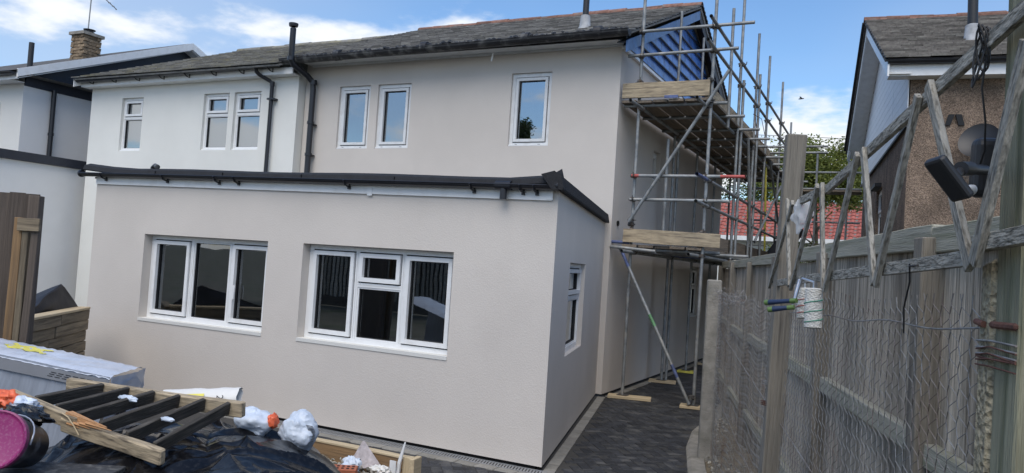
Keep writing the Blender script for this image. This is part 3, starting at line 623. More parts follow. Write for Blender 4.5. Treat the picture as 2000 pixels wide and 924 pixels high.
# ================================================================== attached neighbour
Hn = thing("ivory_semi_house", "ivory rendered house joined to the taupe one, with mossy grey roof", "house", (-10,5,GZ))
DN = 4.17; NL, NR = -12.6, -6.96
PN = Plane((0,DN,0), (1,0,0))
def cv(a): # shift measured on plane D to the proud plane
    x, z = a; k = (DN+6.5156)/(D+6.5156); return 2.7675+(x-2.7675)*k, 1.8+(z-1.8)*k
def hole(a, b, s, h): (x0, z0), (x1, z1) = cv((a,s)), cv((b,h)); return (x0, x1, z0, z1)
V1 = hole(-11.888,-11.242,3.638,4.749); V2 = hole(-9.51,-8.835,3.638,4.749); V3 = hole(-8.702,-8.021,3.638,4.749)
nw = MB(); wall(nw, PN, NL, NR, 0, 5.0, [V1,V2,V3], .1, RENDERN)
nw.face([(NR,DN,0),(NR,D+.3,0),(NR,D+.3,5.0),(NR,DN,5.0)], RENDERN); nw.face([(NL,12,0),(NL,DN,0),(NL,DN,5.0),(NL,12,5.0)], RENDERN)
nw.face([(NL,DN,5.0),(NL,RY,6.7),(NL,12.2,5.0)], RENDERN); nw.build("wall", Hn)
for h, lab in ((V1,"small upper window near the far end of the ivory wall"),(V2,"left window of the ivory pair"),(V3,"right window of the ivory pair")):
    window(Hn, PN, h, .1, [(0,1,.64,1,'s'),(0,1,0,.64,'f')], GLASSU, lab, sill=.03, backing='blind', fr=.045)
slopeN = math.atan2(6.84-5.06, RY-3.78)
def roofN(a, b): return Vector((a, 3.78+b*math.cos(slopeN), 5.06+b*math.sin(slopeN)))
SLN = (RY-3.78)/math.cos(slopeN)
rn = tile_roof(Hn, NL-.1, XP-.15, roofN, int((XP-.15-NL+.1)/.25)+1, 21, .25, SLN/21, SLATEN, 300, Vector((-7,4,5.2)), thick=.02, jit=.009)
fb = MB(); fb.hexa([(NL-.1,RY,6.76),(XP-.17,RY,6.76),(XP-.17,12.4,5.0),(NL-.1,12.4,5.0),(NL-.1,RY,6.84),(XP-.17,RY,6.84),(XP-.17,12.4,5.1),(NL-.1,12.4,5.1)], SLATEN); fb.build("front_slope", rn)
half_round_tiles(rn, (NL-.1,RY,6.83), (XP-.2,RY,6.84), .11, 14, SLATEN)
b = MB(); b.box(NL-.09,NR+.02,DN-.2,DN-.18,4.93,5.045,UPVC); b.box(NL-.09,NR+.02,DN-.179,DN-.003,4.93,4.948,UPVC); b.build("fascia", Hn)
gt = MB(); gutter(gt, (NL-.12,3.87,5.05), (XP-.2,3.87,5.09), .055, BLACKP); gt.build("gutter", Hn, True)
for i in range(8):
    x = NL+.3+i*.7; b = MB(); b.tube([(x,DN-.205,5.04),(x,DN-.205,4.98),(x,3.9,4.985),(x,3.82,5.03)], .011, BLACKP, 6); b.build("gutter_bracket", Hn)
dp = MB(); dp.tube([(-7.72,3.87,5.05),(-7.72,3.89,4.98),(-7.69,3.95,4.93),(-7.56,4.07,4.85),(-7.52,4.10,4.8),(-7.52,4.10,2.7)], .036, BLACKP, 12); dp.build("downpipe", Hn, True)
b = MB(); b.box(-7.58,-7.42,4.05,4.165,4.5,4.53,BLACKP); b.tube([(-7.52,4.1,4.84),(-7.52,4.1,4.76)], .043, BLACKP, 12); b.build("pipe_bracket", Hn)
sb = MB(); sloped(sb, NL-.1, NL-.08, 3.8, 5.03, RY, 6.8, .13, UPVC); sb.build("bargeboard", Hn)

# ================================================================== house on the far left with its own extension
Hl = thing("cream_gabled_house", "cream rendered house with dark gable, white bargeboards and brick chimney", "house", (-16,5,GZ))
XA, YA = -14.0, 3.58
w = MB(); w.face([(-18.7,YA,0),(XA,YA,0),(XA,YA,5.1),(-18.7,YA,5.1)], RENDERC); w.face([(XA,YA,0),(XA,11.5,0),(XA,11.5,4.95),(XA,YA,4.95)], RENDERW); w.build("wall", Hl)
PA = Plane((0,YA,0), (1,0,0))
ap = (7.55, 6.9)
w = MB(); w.hexa([(XA-.03,YA,4.93),(XA+.02,YA,4.93),(XA+.02,11.5,4.93),(XA-.03,11.5,4.93),(XA-.03,YA+.05,5.17),(XA+.02,YA+.05,5.17),(XA+.02,11.45,5.17),(XA-.03,11.45,5.17)], NAVY)
w.face([(XA+.02,YA+.05,5.17),(XA+.02,11.45,5.17),(XA+.02,ap[0],ap[1]-.1)], NAVY); w.build("gable_cladding", Hl)
b = MB(); sloped(b, XA+.3, XA+.345, YA-.35, 5.19, ap[0], ap[1]+.05, .17, UPVC); sloped(b, XA+.3, XA+.345, 2*ap[0]-YA+.35, 5.19, ap[0]+.003, ap[1]+.05, .17, UPVC); b.build("bargeboard", Hl)
b = MB(); sloped(b, XA+.02, XA+.3, YA-.35, 5.0, ap[0], ap[1]-.12, .02, UPVC); sloped(b, XA+.02, XA+.3, 2*ap[0]-YA+.35, 5.0, ap[0]+.003, ap[1]-.12, .02, UPVC); b.build("verge_soffit", Hl)
xr = XA+.34; yb = 2*ap[0]-YA+.38; at_ = (xr-.35, ap[0], ap[1]+.05)
b = MB(); b.face([(-19,YA-.38,5.16),(xr,YA-.38,5.16),(xr,ap[0],ap[1]+.05),at_], SLATE); b.face([(xr,yb,5.16),(-19,yb,5.16),at_,(xr,ap[0],ap[1]+.05)], SLATE); b.face([(-19,yb,5.16),(-19,YA-.38,5.16),at_], SLATE)
b.face([(-19,YA-.38,5.13),(-19,yb,5.13),(xr,yb,5.13),(xr,YA-.38,5.13)], SLATE); rl = b.build("roof", Hl)
b = MB(); b.box(-19,XA+.3,YA-.32,YA-.3,4.98,5.12,UPVC); b.box(-19,XA+.02,YA-.299,YA-.002,4.98,5.0,UPVC); b.build("fascia", Hl)
gt = MB(); gutter(gt, (-19,YA-.42,5.13), (XA+.28,YA-.42,5.12), .06, BLACKP); gt.build("gutter", Hl, True)
b = MB(); b.tube([(XA+.08,4.2,4.95),(XA+.08,4.2,2.6)], .05, BLACKP, 12); b.tube([(XA+.08,4.2,4.02),(XA+.08,4.2,3.96)], .062, BLACKP, 12); b.build("downpipe", Hl, True)
b = MB(); b.tube([(XA-.3,3.85,5.2),(XA-.3,3.85,5.95)], .055, GADGET, 10); b.build("vent_pipe", Hl, True)
window(Hl, PA, (-16.2,-14.75,3.55,4.6), -.02, [(0,.5,0,1,'s'),(.5,1,0,1,'s')], GLASSU, None, sill=.03, backing=None)
b = MB(); b.box(-15.1,-14.2,YA-.1,YA-.004,3.2,3.26,CONC); b.build("ledge", Hl)
# chimney built of brick courses
ch = thing("brick_chimney", "square stock brick chimney with concrete cap on the cream gabled house", "chimney", (-14.6,5.3,5.6))
b = MB(); b.box(-14.79,-14.41,5.11,5.49,5.4,6.5,CONC); core = b.build("core", ch)
bk = MB(); bk.box(-.1075,.1075,-.05,.05,0,.065,BRICKC); bkm = bevel_me(bk.mesh("brick"), .004); rnd = random.Random(4)
for r in range(15):
    z = 5.40+r*.075
    for side in range(4):
        for i in range(2):
            o = -.1125+i*.225+(.025 if r % 2 else -.025)
            m4 = Matrix.Translation((-14.6,5.3,z)) @ Matrix.Rotation(side*math.pi/2,4,'Z') @ Matrix.Translation((o*.96,-.165+rnd.uniform(-.003,.003),0))
            link(bpy.data.objects.new("brick", bkm), ch, m4)
b = MB(); b.box(-14.87,-14.33,5.03,5.57,6.52,6.59,CONC); b.build("cap", ch)
b = MB(); b.lathe([(.13,0),(.14,.06),(.11,.07),(.11,.1),(.16,.11),(.17,.13),(.001,.16)], GADGET, 16, Matrix.Translation((-14.55,5.32,6.59)) @ Matrix.Scale(.8,4)); b.build("cowl", ch, True)
ar = thing("roof_aerial", "thin metal television aerial fixed to the brick chimney", "aerial", (-14.5,5.25,6.7))
b = MB(); b.tube([(-14.55,5.28,6.5),(-14.5,5.28,8.4)], .014, TUBE, 8); b.build("mast", ar)
b = MB(); b.tube([(-14.51,5.28,7.7),(-14.1,5.65,7.25)], .012, TUBE, 6)
for i in range(7):
    p = Vector((-14.51,5.28,7.7)).lerp(Vector((-14.1,5.65,7.25)), i/6.5); b.tube([p-Vector((.12,-.12,0)), p+Vector((.12,-.12,0))], .006, TUBE, 5)
b.build("boom", ar)
# its flat-roofed extension along the boundary
He = thing("white_flat_extension", "plain white rendered flat roofed extension with navy coping behind the timber bed", "extension", (-15,0,GZ))
XE = -13.02; b = MB(); b.box(-17,XE,-4.5,8,GZ-.1,3.24,RENDERW); b.build("wall", He)
b = MB(); b.box(-17.1,XE+.07,-4.6,8.1,3.245,3.42,NAVY); b.build("coping", He)

# ================================================================== scaffold along the side wall
sf = thing("scaffold", "two lift galvanised tube scaffold with timber boards standing in the side alley", "scaffold", (-.2,8,GZ))
TR = .0242; XI, XO = -.70, .34; rnd = random.Random(31)
cp = MB()
cp.tube([(0,0,-.03),(0,0,.03)], .034, COUP, 10); cp.tube([(-.03,.05,0),(.03,.05,0)], .034, COUP, 10)
cp.box(-.05,-.03,-.012,.06,-.012,.012,COUP); cp.box(.03,.055,-.01,.01,-.012,.012,COUP); cp.tube([(.03,-.01,.0),(.085,-.02,.0)], .008, COUP, 6); cp.tube([(-.02,.09,.0),(-.02,.1,.055)], .008, COUP, 6)
cpm = cp.mesh("coupler", True)
def coupler(p, rz=0.): link(bpy.data.objects.new("coupler", cpm), sf, Matrix.Translation(p) @ Matrix.Rotation(rz+rnd.uniform(-.3,.3),4,'Z') @ Matrix.Scale(.95,4))
def tb(name, A, B, m=TUBE): return pole(name, A, B, TR, m, sf, 12)
inner = [(4.5,6.7),(6.6,6.36),(8.35,6.4),(10.0,4.9),(11.7,4.9)]
outer = [(4.45,6.7),(6.55,6.9),(8.15,6.35),(9.55,6.31),(11.6,6.28),(13.4,5.72)]
for i, (y, t) in enumerate(inner):
    o = rnd.uniform(-.01,.012); tb("standard", (XI+o,y,GZ+.045), (XI-.01,y+rnd.uniform(-.02,.02),t))
for i, (y, t) in enumerate(outer): tb("standard", (XO,y,GZ+.045), (XO+.015,y+rnd.uniform(-.02,.02),t))
tb("standard", (XO+.055,5.5,4.1), (XO+.05,5.5,5.95)); tb("standard", (XI+.06,6.66,GZ+.045), (XI+.05,6.66,4.15)); tb("standard", (XO+.06,6.6,.9), (XO+.06,6.6,5.1)); tb("standard", (XI+.32,5.0,2.3), (XI+.32,5.0,3.85)); tb("standard", (XO+.06,8.2,2.0), (XO+.06,8.2,5.6))
for y, x in [(y, XI) for y, _ in inner]+[(y, XO) for y, _ in outer]:
    b = MB(); b.box(-.075,.075,-.075,.075,0,.006,COUP); b.tube([(0,0,.006),(0,0,.05)], .018, COUP, 8); b.build("base_plate", sf, False, Matrix.Translation((x,y,GZ+.043)))
for k, (x, y, l, a) in enumerate([(XI+.1,4.5,.62,.25),(XI+.02,6.6,.45,.2),(XO,4.45,.36,.15),(XI,8.35,.3,.1),(XO,6.55,.4,.3),(XO,8.15,.4,.2),(XI,10.0,.4,.1)]):
    d = Vector((math.cos(a),math.sin(a),0))*l/2; beam("sole_board", Vector((x,y,GZ+.022))-d, Vector((x,y,GZ+.022))+d, .22, .04, TUBE if False else (YEL if k == 3 else PALEW), sf)
ygs = [y for y, _ in outer]; yin = [y for y, _ in inner]
# end guard rails and transoms on the garden end
e = .05
tb("guard_rail", (-.72,4.45-e,5.34), (.90,4.45-e,5.352)); tb("guard_rail", (-.89,4.45-e,4.985), (.70,4.45-e,5.004))
tb("guard_rail", (-.62,4.45-e,3.211), (.55,4.45-e,3.209)); tb("guard_rail", (.55,4.45-e,3.209), (.88,4.45-e,3.2085), TUBER); tb("guard_rail", (-.73,4.45-e,3.212), (-.62,4.45-e,3.211), TUBER)
tb("guard_rail", (-.74,4.45-e,2.864), (.69,4.45-e,2.866))
for x, z in ((XI,5.34),(XO,5.345),(XI,4.985),(XO,5.0),(XI,3.21),(XO,3.21),(XI,2.865),(XO,2.865),(XI,2.5),(XO,4.58),(XI,4.6),(XO,2.42),(XI,2.42)): coupler((x,4.455,z), math.pi)
# long rails down the alley
for z, a, b, m in ((5.35,3.98,13.5,TUBE),(5.0,3.87,13.5,TUBE),(3.15,4.3,13.2,TUBE),(2.79,4.2,13.2,TUBE)):
    x = XO+.05; ya = a; k = 0; zs = z
    tb("guard_rail", (x,a,z), (x,8.9,z-.01)); tb("guard_rail", (x+.0,8.95,z-.012), (x-.02,b,z-.03))
    for y in ygs: coupler((XO,y+.01,z), -1.57)
tb("guard_rail", (XO+.05,3.66,3.147), (XO+.05,4.28,3.15), TUBEB); tb("guard_rail", (XO+.05,3.68,2.79), (XO+.05,4.18,2.79))
# ledgers under the decks
for z in (4.21, 2.09):
    tb("ledger", (XI+.05,3.88,z), (XI+.05,13.4,z)); tb("ledger", (XO-.05,3.85,z), (XO-.05,13.4,z-.01))
    for y in yin: coupler((XI,y,z), -1.57)
    for y in ygs: coupler((XO,y,z), 1.57)
for k, y in enumerate([4.46,5.4,6.5,7.4,8.2,9.5,10.5,11.55,12.5,13.4]):
    for z in (4.262, 2.142):
        tb("transom", (-.93+rnd.uniform(-.02,.04),y+.05,z), (.66+rnd.uniform(-.12,.2),y+.05,z+.003), TUBEB if (k == 3 and z < 3) else TUBE)
# decks, toe boards
for z, xs in ((4.305,(-.84,-.61,-.375,-.14,.10,.27)), (2.185,(-.70,-.46,-.23,.0,.235))):
    for i, x in enumerate(xs):
        ya = 4.38+rnd.uniform(-.04,.06); yb = ya+rnd.uniform(3.6,3.9)
        while ya < 13.3:
            yb = min(yb, 13.5); beam("deck_board", (x,ya,z), (x+rnd.uniform(-.008,.008),yb,z+rnd.uniform(0,.004)), .215, .038, DECKB, sf, bev=.003); ya = yb+.02; yb = ya+3.9
b1 = beam("toe_board", (-.94,4.385,4.463), (.335,4.385,4.461), .036, .22, BOARD, sf, bev=.003, subdiv=8, jit=.006); b1["label"] = "pale end toe board of the upper lift"
b2 = beam("toe_board", (-.80,4.385,2.333), (.595,4.385,2.31), .036, .195, BOARD, sf, bev=.003, subdiv=8, jit=.006); b2["label"] = "knotty end toe board of the lower lift"
for z in (4.45, 2.32):
    for ya, yb in ((4.43,8.2),(8.25,12.1)): beam("toe_board", (XO-.055 if z > 3 else XO-.06,ya,z), (XO-.055,yb,z+.01), .036, .215, BOARD if z > 3 else DECKB, sf, bev=.003)
tp = MB(); tp.box(-.30,-.1,4.352,4.366,4.33,4.37,TUBEB); tp.build("blue_tape", sf)
tb("ledger", (-1.0,4.42,2.235), (-.72,4.42,2.23), TUBEB); tb("ledger", (-.98,4.36,2.16), (-.3,4.36,2.12))
# braces
tb("brace", (-.72,4.35,2.53), (.60,4.35,4.69))
coupler((-.70,4.38,2.56)); coupler((.35,4.38,4.28)); coupler((-.76,4.36,2.12)); coupler((.31,4.38,.12))
tb("brace", (-.80,4.34,2.11), (-.68,4.34,1.88), TUBEB); tb("brace", (-.68,4.34,1.88), (-.33,4.34,1.22)); tb("brace", (-.33,4.34,1.22), (-.24,4.34,1.06), TUBEG); tb("brace", (-.24,4.34,1.06), (.03,4.34,.55)); tb("brace", (.03,4.34,.55), (.12,4.34,.38), TUBEB); tb("brace", (.12,4.34,.38), (.305,4.34,.03))
tb("brace", (XO+.11,7.0,4.2), (XO+.11,7.7,2.5)); tb("brace", (XO+.11,11.4,3.9), (XO+.11,8.2,2.5)); tb("brace", (XO+.11,9.6,4.2), (XO+.11,12.6,2.2))
# far return of the scaffold across the front
for z in (4.5,4.1,3.3,2.5): tb("guard_rail", (-.6,13.5,z), (2.0,13.5,z))
for x in (1.0,1.7): tb("standard", (x,13.4,GZ), (x,13.4,5.0))
for z in (4.62,4.75): tb("transom", (XO-.2,10.6,z-.1), (XO+1.1,10.6,z-.1))
for k in range(3): beam("deck_board", (.45,13.1+k*.23,4.0), (2.0,13.1+k*.23,4.0), .215, .038, DECKB, sf)
lw = MB(); lw.tube([(XO+.02,7.9,4.8),(XO+.14,8.1,4.75),(XO+.2,8.2,4.45),(XO+.16,8.1,4.3),(XO+.1,8.0,4.4),(XO+.05,7.95,4.75)], .006, RUST, 6); lw.build("wire_loop", sf)
# yellow ladder inside the scaffold
ld = thing("yellow_ladder", "yellow access ladder inside the far bays of the scaffold", "ladder", (.1,10.6,2.2))
for x in (-.08,.27): pole("stile", (x,10.8,2.2), (x,10.3,4.3), .022, YEL, ld, 8, True)
for k in range(9): t = (k+.5)/9; pole("rung", (-.08,10.8-.5*t,2.2+2.1*t), (.27,10.8-.5*t,2.2+2.1*t), .012, TUBE, ld, 8, True)
pl2 = beam("rubbish_chute", (.75,11.9,3.0), (.15,10.2,1.7), .34, .2, TARRED, None); tag(pl2, "dark sloping chute leaning behind the scaffold poles", "chute")

# ================================================================== fences on the right boundary
FA = Vector((2.918,-4.82,0)); FD = Vector((-.27239,.96219,0)); FN = Vector((.96219,.27239,0))
def fp(s, off, z): return FA+FD*s+FN*off+Vector((0,0,z))
tf = thing("timber_fence", "weathered grey close board fence along the alley, behind the wire mesh", "fence", fp(5,.45,GZ))
rnd = random.Random(41); s = -1.3; FO = .47
while s < 10.65:
    w = rnd.uniform(.105,.125); t = rnd.uniform(-.004,.004); lean = rnd.uniform(-.004,.004)
    gap = rnd.uniform(0,.004); pan = int((s+.25)//1.83); zt = 1.965+.012*math.sin(pan*2.1)
    mb = MB(); L = zt-.03+rnd.uniform(-.012,.0)
    mb.hexa([(0,-w/2,0),(L,-w/2,0),(L,w/2,0),(0,w/2,0),(0,-w/2,.007),(L,-w/2,.007),(L,w/2,.018),(0,w/2,.018)], FENCEW)
    A = fp(s+w/2, FO+t, .03); x = Vector((0,0,1))+FD*lean; x.normalize(); zax = -FN+FD*rnd.uniform(-.05,.05); zax = (zax-x*zax.dot(x)).normalized(); yax = zax.cross(x)
    m4 = Matrix((x,yax,zax)).transposed().to_4x4(); m4.translation = A; mb.build("board", tf, False, m4)
    s += w-.003+gap
posts = [-.25,1.58,3.41,5.24,7.07,8.9,10.7]
for i, sp in enumerate(posts):
    beam("post", fp(sp,FO-.055,GZ-.1), fp(sp,FO-.055,2.0+.02*math.sin(i*3)), .095, .09, OLDPOST, tf, upv=-FN, jit=.004, subdiv=6)
for a, b in zip(posts, posts[1:]):
    dz = rnd.uniform(-.02,.02)
    for z in (1.2, .4): beam("rail", fp(a+.05,FO-.04,z+dz), fp(b-.05,FO-.04,z+dz+rnd.uniform(-.01,.01)), .05, .085, CAPW, tf, upv=(0,0,1), jit=.004, subdiv=6)
    beam("cap_rail", fp(a-.0,FO-.028,2.0+dz*.5), fp(b-.004,FO-.028,2.0+dz*.5+rnd.uniform(-.008,.008)), .05, .095, CAPW, tf, jit=.004, subdiv=6)
# chain link fence
cf = thing("chain_link_fence", "rusting chain link fence on concrete and timber posts in front of the boards", "fence", fp(3,0,GZ))
pc = MB()
def taper(mb, s0, s1, o0, o1, z0, z1, m, k=.9):
    c = (s0+s1)/2; q = [(c+(a-c)*kk, o, z) for z, kk in ((z0,1),(z1,k)) for a, o in ((s0,o0),(s1,o0),(s1,o1),(s0,o1))]; mb.hexa([fp(*p) for p in q], m)
taper(pc, 6.38, 6.53, -.07, .07, GZ-.1, 1.78, CONC); me = pc.build("concrete_post", cf); bevel_me(me.data, .012)
me["label"] = "rough grey concrete post at the alley end of the mesh"
beam("timber_post", fp(2.50,-.01,GZ-.1), fp(2.25,.02,2.50), .085, .085, OLDPOST, cf, upv=-FN, jit=.008, subdiv=14)["label"] = "tall grey split timber post carrying the trellis"
pc = MB(); pc.hexa([fp(-.05,-.0,GZ),fp(.032,-.0,GZ),fp(.032,.1,GZ),fp(-.05,.1,GZ),fp(-.04,.0,1.87),fp(.015,.0,1.86),fp(.015,.1,1.86),fp(-.04,.1,1.87)], AGGR); me = pc.build("concrete_spur", cf); bevel_me(me.data, .008)
beam("timber_post", fp(-.098,.055,GZ), fp(-.085,.055,2.75), .095, .10, GREENW, cf, upv=-FN, jit=.004, subdiv=12)["label"] = "thick mossy timber post nearest the camera"
bs = MB()
for k in range(3): z = 1.715-.012*k; bs.tube([fp(.016,-.002,z), fp(-.05,-.003,z+.004), fp(-.145,-.001,z+.003)], .0022, WIRE, 5)
for k in range(5): z = 1.70-.006*k+rnd.uniform(-.004,.004); bs.tube([fp(.016,-.002,z-.004), fp(-.05,-.004+rnd.uniform(-.003,.001),z+rnd.uniform(-.006,.006)), fp(-.145,-.001,z+rnd.uniform(-.005,.005))], .0016, RUST, 5)
bs.build("tie_wire", cf)
beam("strap", fp(-.045,-.003,1.748), fp(-.15,-.003,1.75), .008, .013, RUST, cf)
b = MB(); b.tube([fp(.02,-.002,1.75), fp(-.01,-.004,1.747), fp(-.02,-.004,1.747)], .006, RUST, 10); b.build("tension_bolt", cf, True)
def mesh_panel(name, s0, s1, z0, ztop, pitch, off, wob, r):
    mb = MB(); s = s0; k = 0
    while s < s1:
        pts = []; n = int((ztop(s)-z0)/(pitch/2)); 
        for q in range(n+1):
            z = ztop(s)-q*pitch/2
            sg = (1 if (q+k) % 2 else -1); nz = noise.noise_vector(Vector((s*1.3,z*1.3,k*.01)))
            a_ = fp(s+sg*pitch/4*1.08+nz.x*wob, off+(.0035 if (q % 2) else -.0035)+nz.y*wob*2+.01*math.sin(s*2), z+nz.z*wob)
            e_ = Vector((0,0,pitch*.075)); pts += [a_+e_-FD*sg*pitch*.02, a_-e_-FD*sg*pitch*.02]
        # short twisted barb at the top
        pts.insert(0, pts[0]+Vector((0,0,.018))+FD*rnd.uniform(-.012,.012))
        mb.tube(pts, r, WIRE, 4, False); s += pitch/2; k += 1
    return stuff(mb.build(name, cf))
mesh_panel("wire_mesh", .0, 2.42, .05, lambda s: 1.77-.015*s+.012*math.sin(s*5), .058, .045, .005, .00105)
mesh_panel("wire_mesh", 2.47, 6.36, .05, lambda s: 1.68-.012*(s-2.4)+.02*math.sin(s*7), .058, .04, .004, .00105)
# loose curled wires along the mesh top
cw = MB()
for i in range(70):
    s = rnd.uniform(3.9,6.3); z = 1.64+rnd.uniform(-.06,.05); p = fp(s,.035,z); pts = [p]
    for q in range(4): pts.append(pts[-1]+FD*rnd.uniform(-.05,.05)-FN*rnd.uniform(-.03,.05)+Vector((0,0,rnd.uniform(-.03,.045))))
    cw.tube(pts, .0013, WIRE, 4, False)
stuff(cw.build("loose_wire", cf))
for z0, z1 in ((1.70,1.745),):
    sw = MB(); sw.tube([fp(2.3-i*.1,.036,1.655+.075*(i/22)+.006*math.sin(i*.9)) for i in range(24)], .0022, WIRE, 5); sw.build("strand", cf)
for za, zb in ((1.34,1.0),(.75,.55)):
    sw = MB(); sw.tube([fp(6.4-i*.2,.03,za+(zb-za)*i/32) for i in range(32)], .0022, WIRE, 5); sw.build("strand", cf)
for z in (1.3,1.2):
    sw = MB()
    for k in range(3): c0 = 2.41; pts = [fp(c0-.02+.058*math.cos(t*math.pi/6),.0+.058*math.sin(t*math.pi/6),z+.008*k+.004*math.sin(t)) for t in range(13)]; sw.tube(pts, .002, WIRE if z > 1.25 else RUST, 5)
    sw.build("tie_wire", cf)
# trellis fixed along the post tops
tr = thing("zigzag_trellis", "flaking whitewashed zigzag timber trellis fixed between the posts above the wire mesh", "trellis", fp(1.2,-.08,1.8))
def tbm(name, a, b, w, h, off, m=TRELW): return beam(name, fp(a[0],off,a[1]), fp(b[0],off,b[1]), h, w, m, tr, upv=-FN, jit=.0018, subdiv=14, bev=.0010)
tbm("rail", (1.80,2.143), (1.30,2.139), .014, .03, -.022); tbm("rail", (1.30,2.136), (-.20,2.284), .014, .03, -.022)
tbm("rail", (2.42,1.792), (1.2,1.83), .014, .03, -.022); tbm("rail", (1.2,1.83), (-.02,1.868), .014, .03, -.022); tbm("rail", (.02,1.893), (-.30,1.905), .02, .03, -.022)
for a, b, w in [((1.90,2.145),(2.46,1.775),.034),((2.05,2.172),(1.89,1.785),.034),((1.387,2.16),(1.845,1.775),.032),((1.317,2.16),(1.222,1.785),.034),((.829,2.19),(1.18,1.782),.034),((.772,2.195),(.597,1.81),.036),((.303,2.245),(.573,1.808),.034),((.24,2.255),(-.035,1.848),.038),((-.225,2.215),(-.055,1.855),.042)]:
    tbm("slat", a, b, .013, w*.74, -.036 if a[0] > b[0] else -.0375)
# plastic scrap caught on the tall post
def crumple(name, c, rx, ry, rz, m, amp=.25, f=2., n=20, parent=None, flat=None, seed=0, hf=1.):
    mb = MB(); k = n
    for i in range(k+1):
        t = math.pi*i/k
        for j in range(2*k):
            a = math.pi*j/k; d = Vector((math.sin(t)*math.cos(a), math.sin(t)*math.sin(a), math.cos(t)))
            q = 1+amp*noise.noise(d*f+Vector((seed,0,0)))+amp*.55*abs(noise.noise(d*f*2.7+Vector((0,seed,0))))-amp*.3*hf*abs(noise.noise(d*f*6+Vector((0,0,seed))))
            p = Vector((d.x*rx, d.y*ry, d.z*rz))*q
            if flat is not None: p.z = max(p.z, flat)
            mb.v.append(tuple(p))
    for i in range(k):
        for j in range(2*k): a = i*2*k+j; b = i*2*k+(j+1) % (2*k); mb.f.append((a, a+2*k, b+2*k, b)); mb.m.append(0)
    mb.mats = [m]
    return mb.build(name, parent, True, Matrix.Translation(c))
FILM = mat("thin_clear_film", (.62,.64,.66), .3, .15, 6, .6, 12); FILM.node_tree.nodes["Principled BSDF"].inputs["Alpha"].default_value = .62
o = crumple("plastic_scrap", fp(1.80,-.015,2.085), .035, .022, .062, FILM, .55, 2.2, 16, seed=3); tag(o, "torn clear plastic scrap snagged on the tall timber post", "plastic scrap")
# black ties hanging on the mesh
ct = thing("hanging_cord", "thin black cord hanging from the trellis rail down to the mesh strand", "cord", fp(.36,-.1,1.7))
b = MB(); b.tube([fp(.30,-.04,1.86), fp(.31,-.035,1.82), fp(.36,-.03,1.76), fp(.37,-.025,1.70)], .0022, CABLE, 6); b.build("cord", ct); b = MB(); b.tube([fp(.285+.014*math.cos(t),-.025+.02*math.sin(t),1.858+.004*math.sin(t)) for t in [k*.52 for k in range(13)]], .0022, CABLE, 6); b.build("loop", ct)
# two paint rollers hung from the trellis
def roller(label, o, grip, sleeve, stripe, tilt):
    t = thing("paint_roller", label, "paint roller", o, "paint rollers on the trellis")
    g0, g1 = Vector(grip[0]), Vector(grip[1])
    d = (g1-g0).normalized(); b = MB(); b.tube([g0, g0+d*.02, g0+d*.045, g1], [.0085,.010,.0085,.007], ROLLB, 12); b.build("grip", t, True)
    b = MB(); b.tube([g0-d*.004, g0+d*.012], .010, ROLLG, 12); b.build("grip_collar", t, True); b = MB(); b.tube([g1-d*.018, g1+d*.006], .0085, ROLLG, 12); b.build("grip_collar", t, True)
    s0, s1 = Vector(sleeve[0]), Vector(sleeve[1]); top = Vector(sleeve[2])
    b = MB(); b.tube([g1, g1.lerp(top,.5)+Vector((0,0,.008)), top, s0+Vector((0,0,.02)), s0-Vector((0,0,.02))], .0042, STEELW, 8); b.build("wire_cage", t, True)
    b = MB(); b.tube([s0, s0.lerp(s1,.03), s0.lerp(s1,.97), s1], [.02,.029,.029,.021], FLEECE, 18); sl = b.build("sleeve", t, True)
    Mx, L = frame_matrix(s0, s1, (1,0,0))
    b = MB(); b.tube([Mx @ Vector((.03+(L-.05)*q/40, .0298*math.cos(q*.42), .0298*math.sin(q*.42))) for q in range(41)], .0016, stripe, 5); b.build("sleeve_stripe", sl)
GRN = mat("green_thread", (.03,.26,.16), .8); PNK = mat("red_thread", (.45,.12,.09), .8)
roller("paint roller with green thread on its white sleeve hung from the trellis", (2.52,-3.66,1.6), ((2.353,-3.537,1.722),(2.458,-3.598,1.738)), ((2.525,-3.675,1.787),(2.528,-3.68,1.650),(2.478,-3.585,1.818)), GRN, 0)
roller("paint roller with red thread on its sleeve, behind the green threaded one", (2.48,-3.47,1.6), ((2.371,-3.583,1.699),(2.451,-3.60,1.714)), ((2.478,-3.485,1.784),(2.484,-3.495,1.672),(2.46,-3.52,1.812)), PNK, 0)
# security light on the near post
sl_ = thing("security_light", "black security floodlight with motion sensor mounted on the mossy near post", "floodlight", fp(0,-.02,2.05))
c0 = Vector((2.845,-4.985,1.997))
def obox(name, M4, x, y, z, m, bev=.004, parent=None, seg=2):
    b = MB(); b.box(-x/2,x/2,-y/2,y/2,-z/2,z/2,m); me = bevel_me(b.mesh(name), bev, seg); return link(bpy.data.objects.new(name, me), parent, M4)
hx = (Vector((2.877,-4.962,1.957))-Vector((2.812,-4.998,2.042))).normalized(); hz = (CAMP-c0).normalized()*-.35+Vector((.6,.2,.5)); hz = (hz-hx*hz.dot(hx)).normalized(); hy = hz.cross(hx)
m4 = Matrix((hx,hy,hz)).transposed().to_4x4(); m4.translation = c0; obox("lamp_head", m4, .088, .044, .017, GADGET, .006, sl_)
b = MB(); b.tube([c0+Vector((.012,.02,.006)), Vector((2.868,-4.915,2.022))], .008, GADGET, 10); b.tube([Vector((2.866,-4.93,2.022)), Vector((2.884,-4.885,2.028))], .013, GADGET, 14); b.tube([Vector((2.88,-4.89,2.027)), Vector((2.912,-4.82,2.035))], .010, GADGET, 10); b.build("swivel_arm", sl_, True)
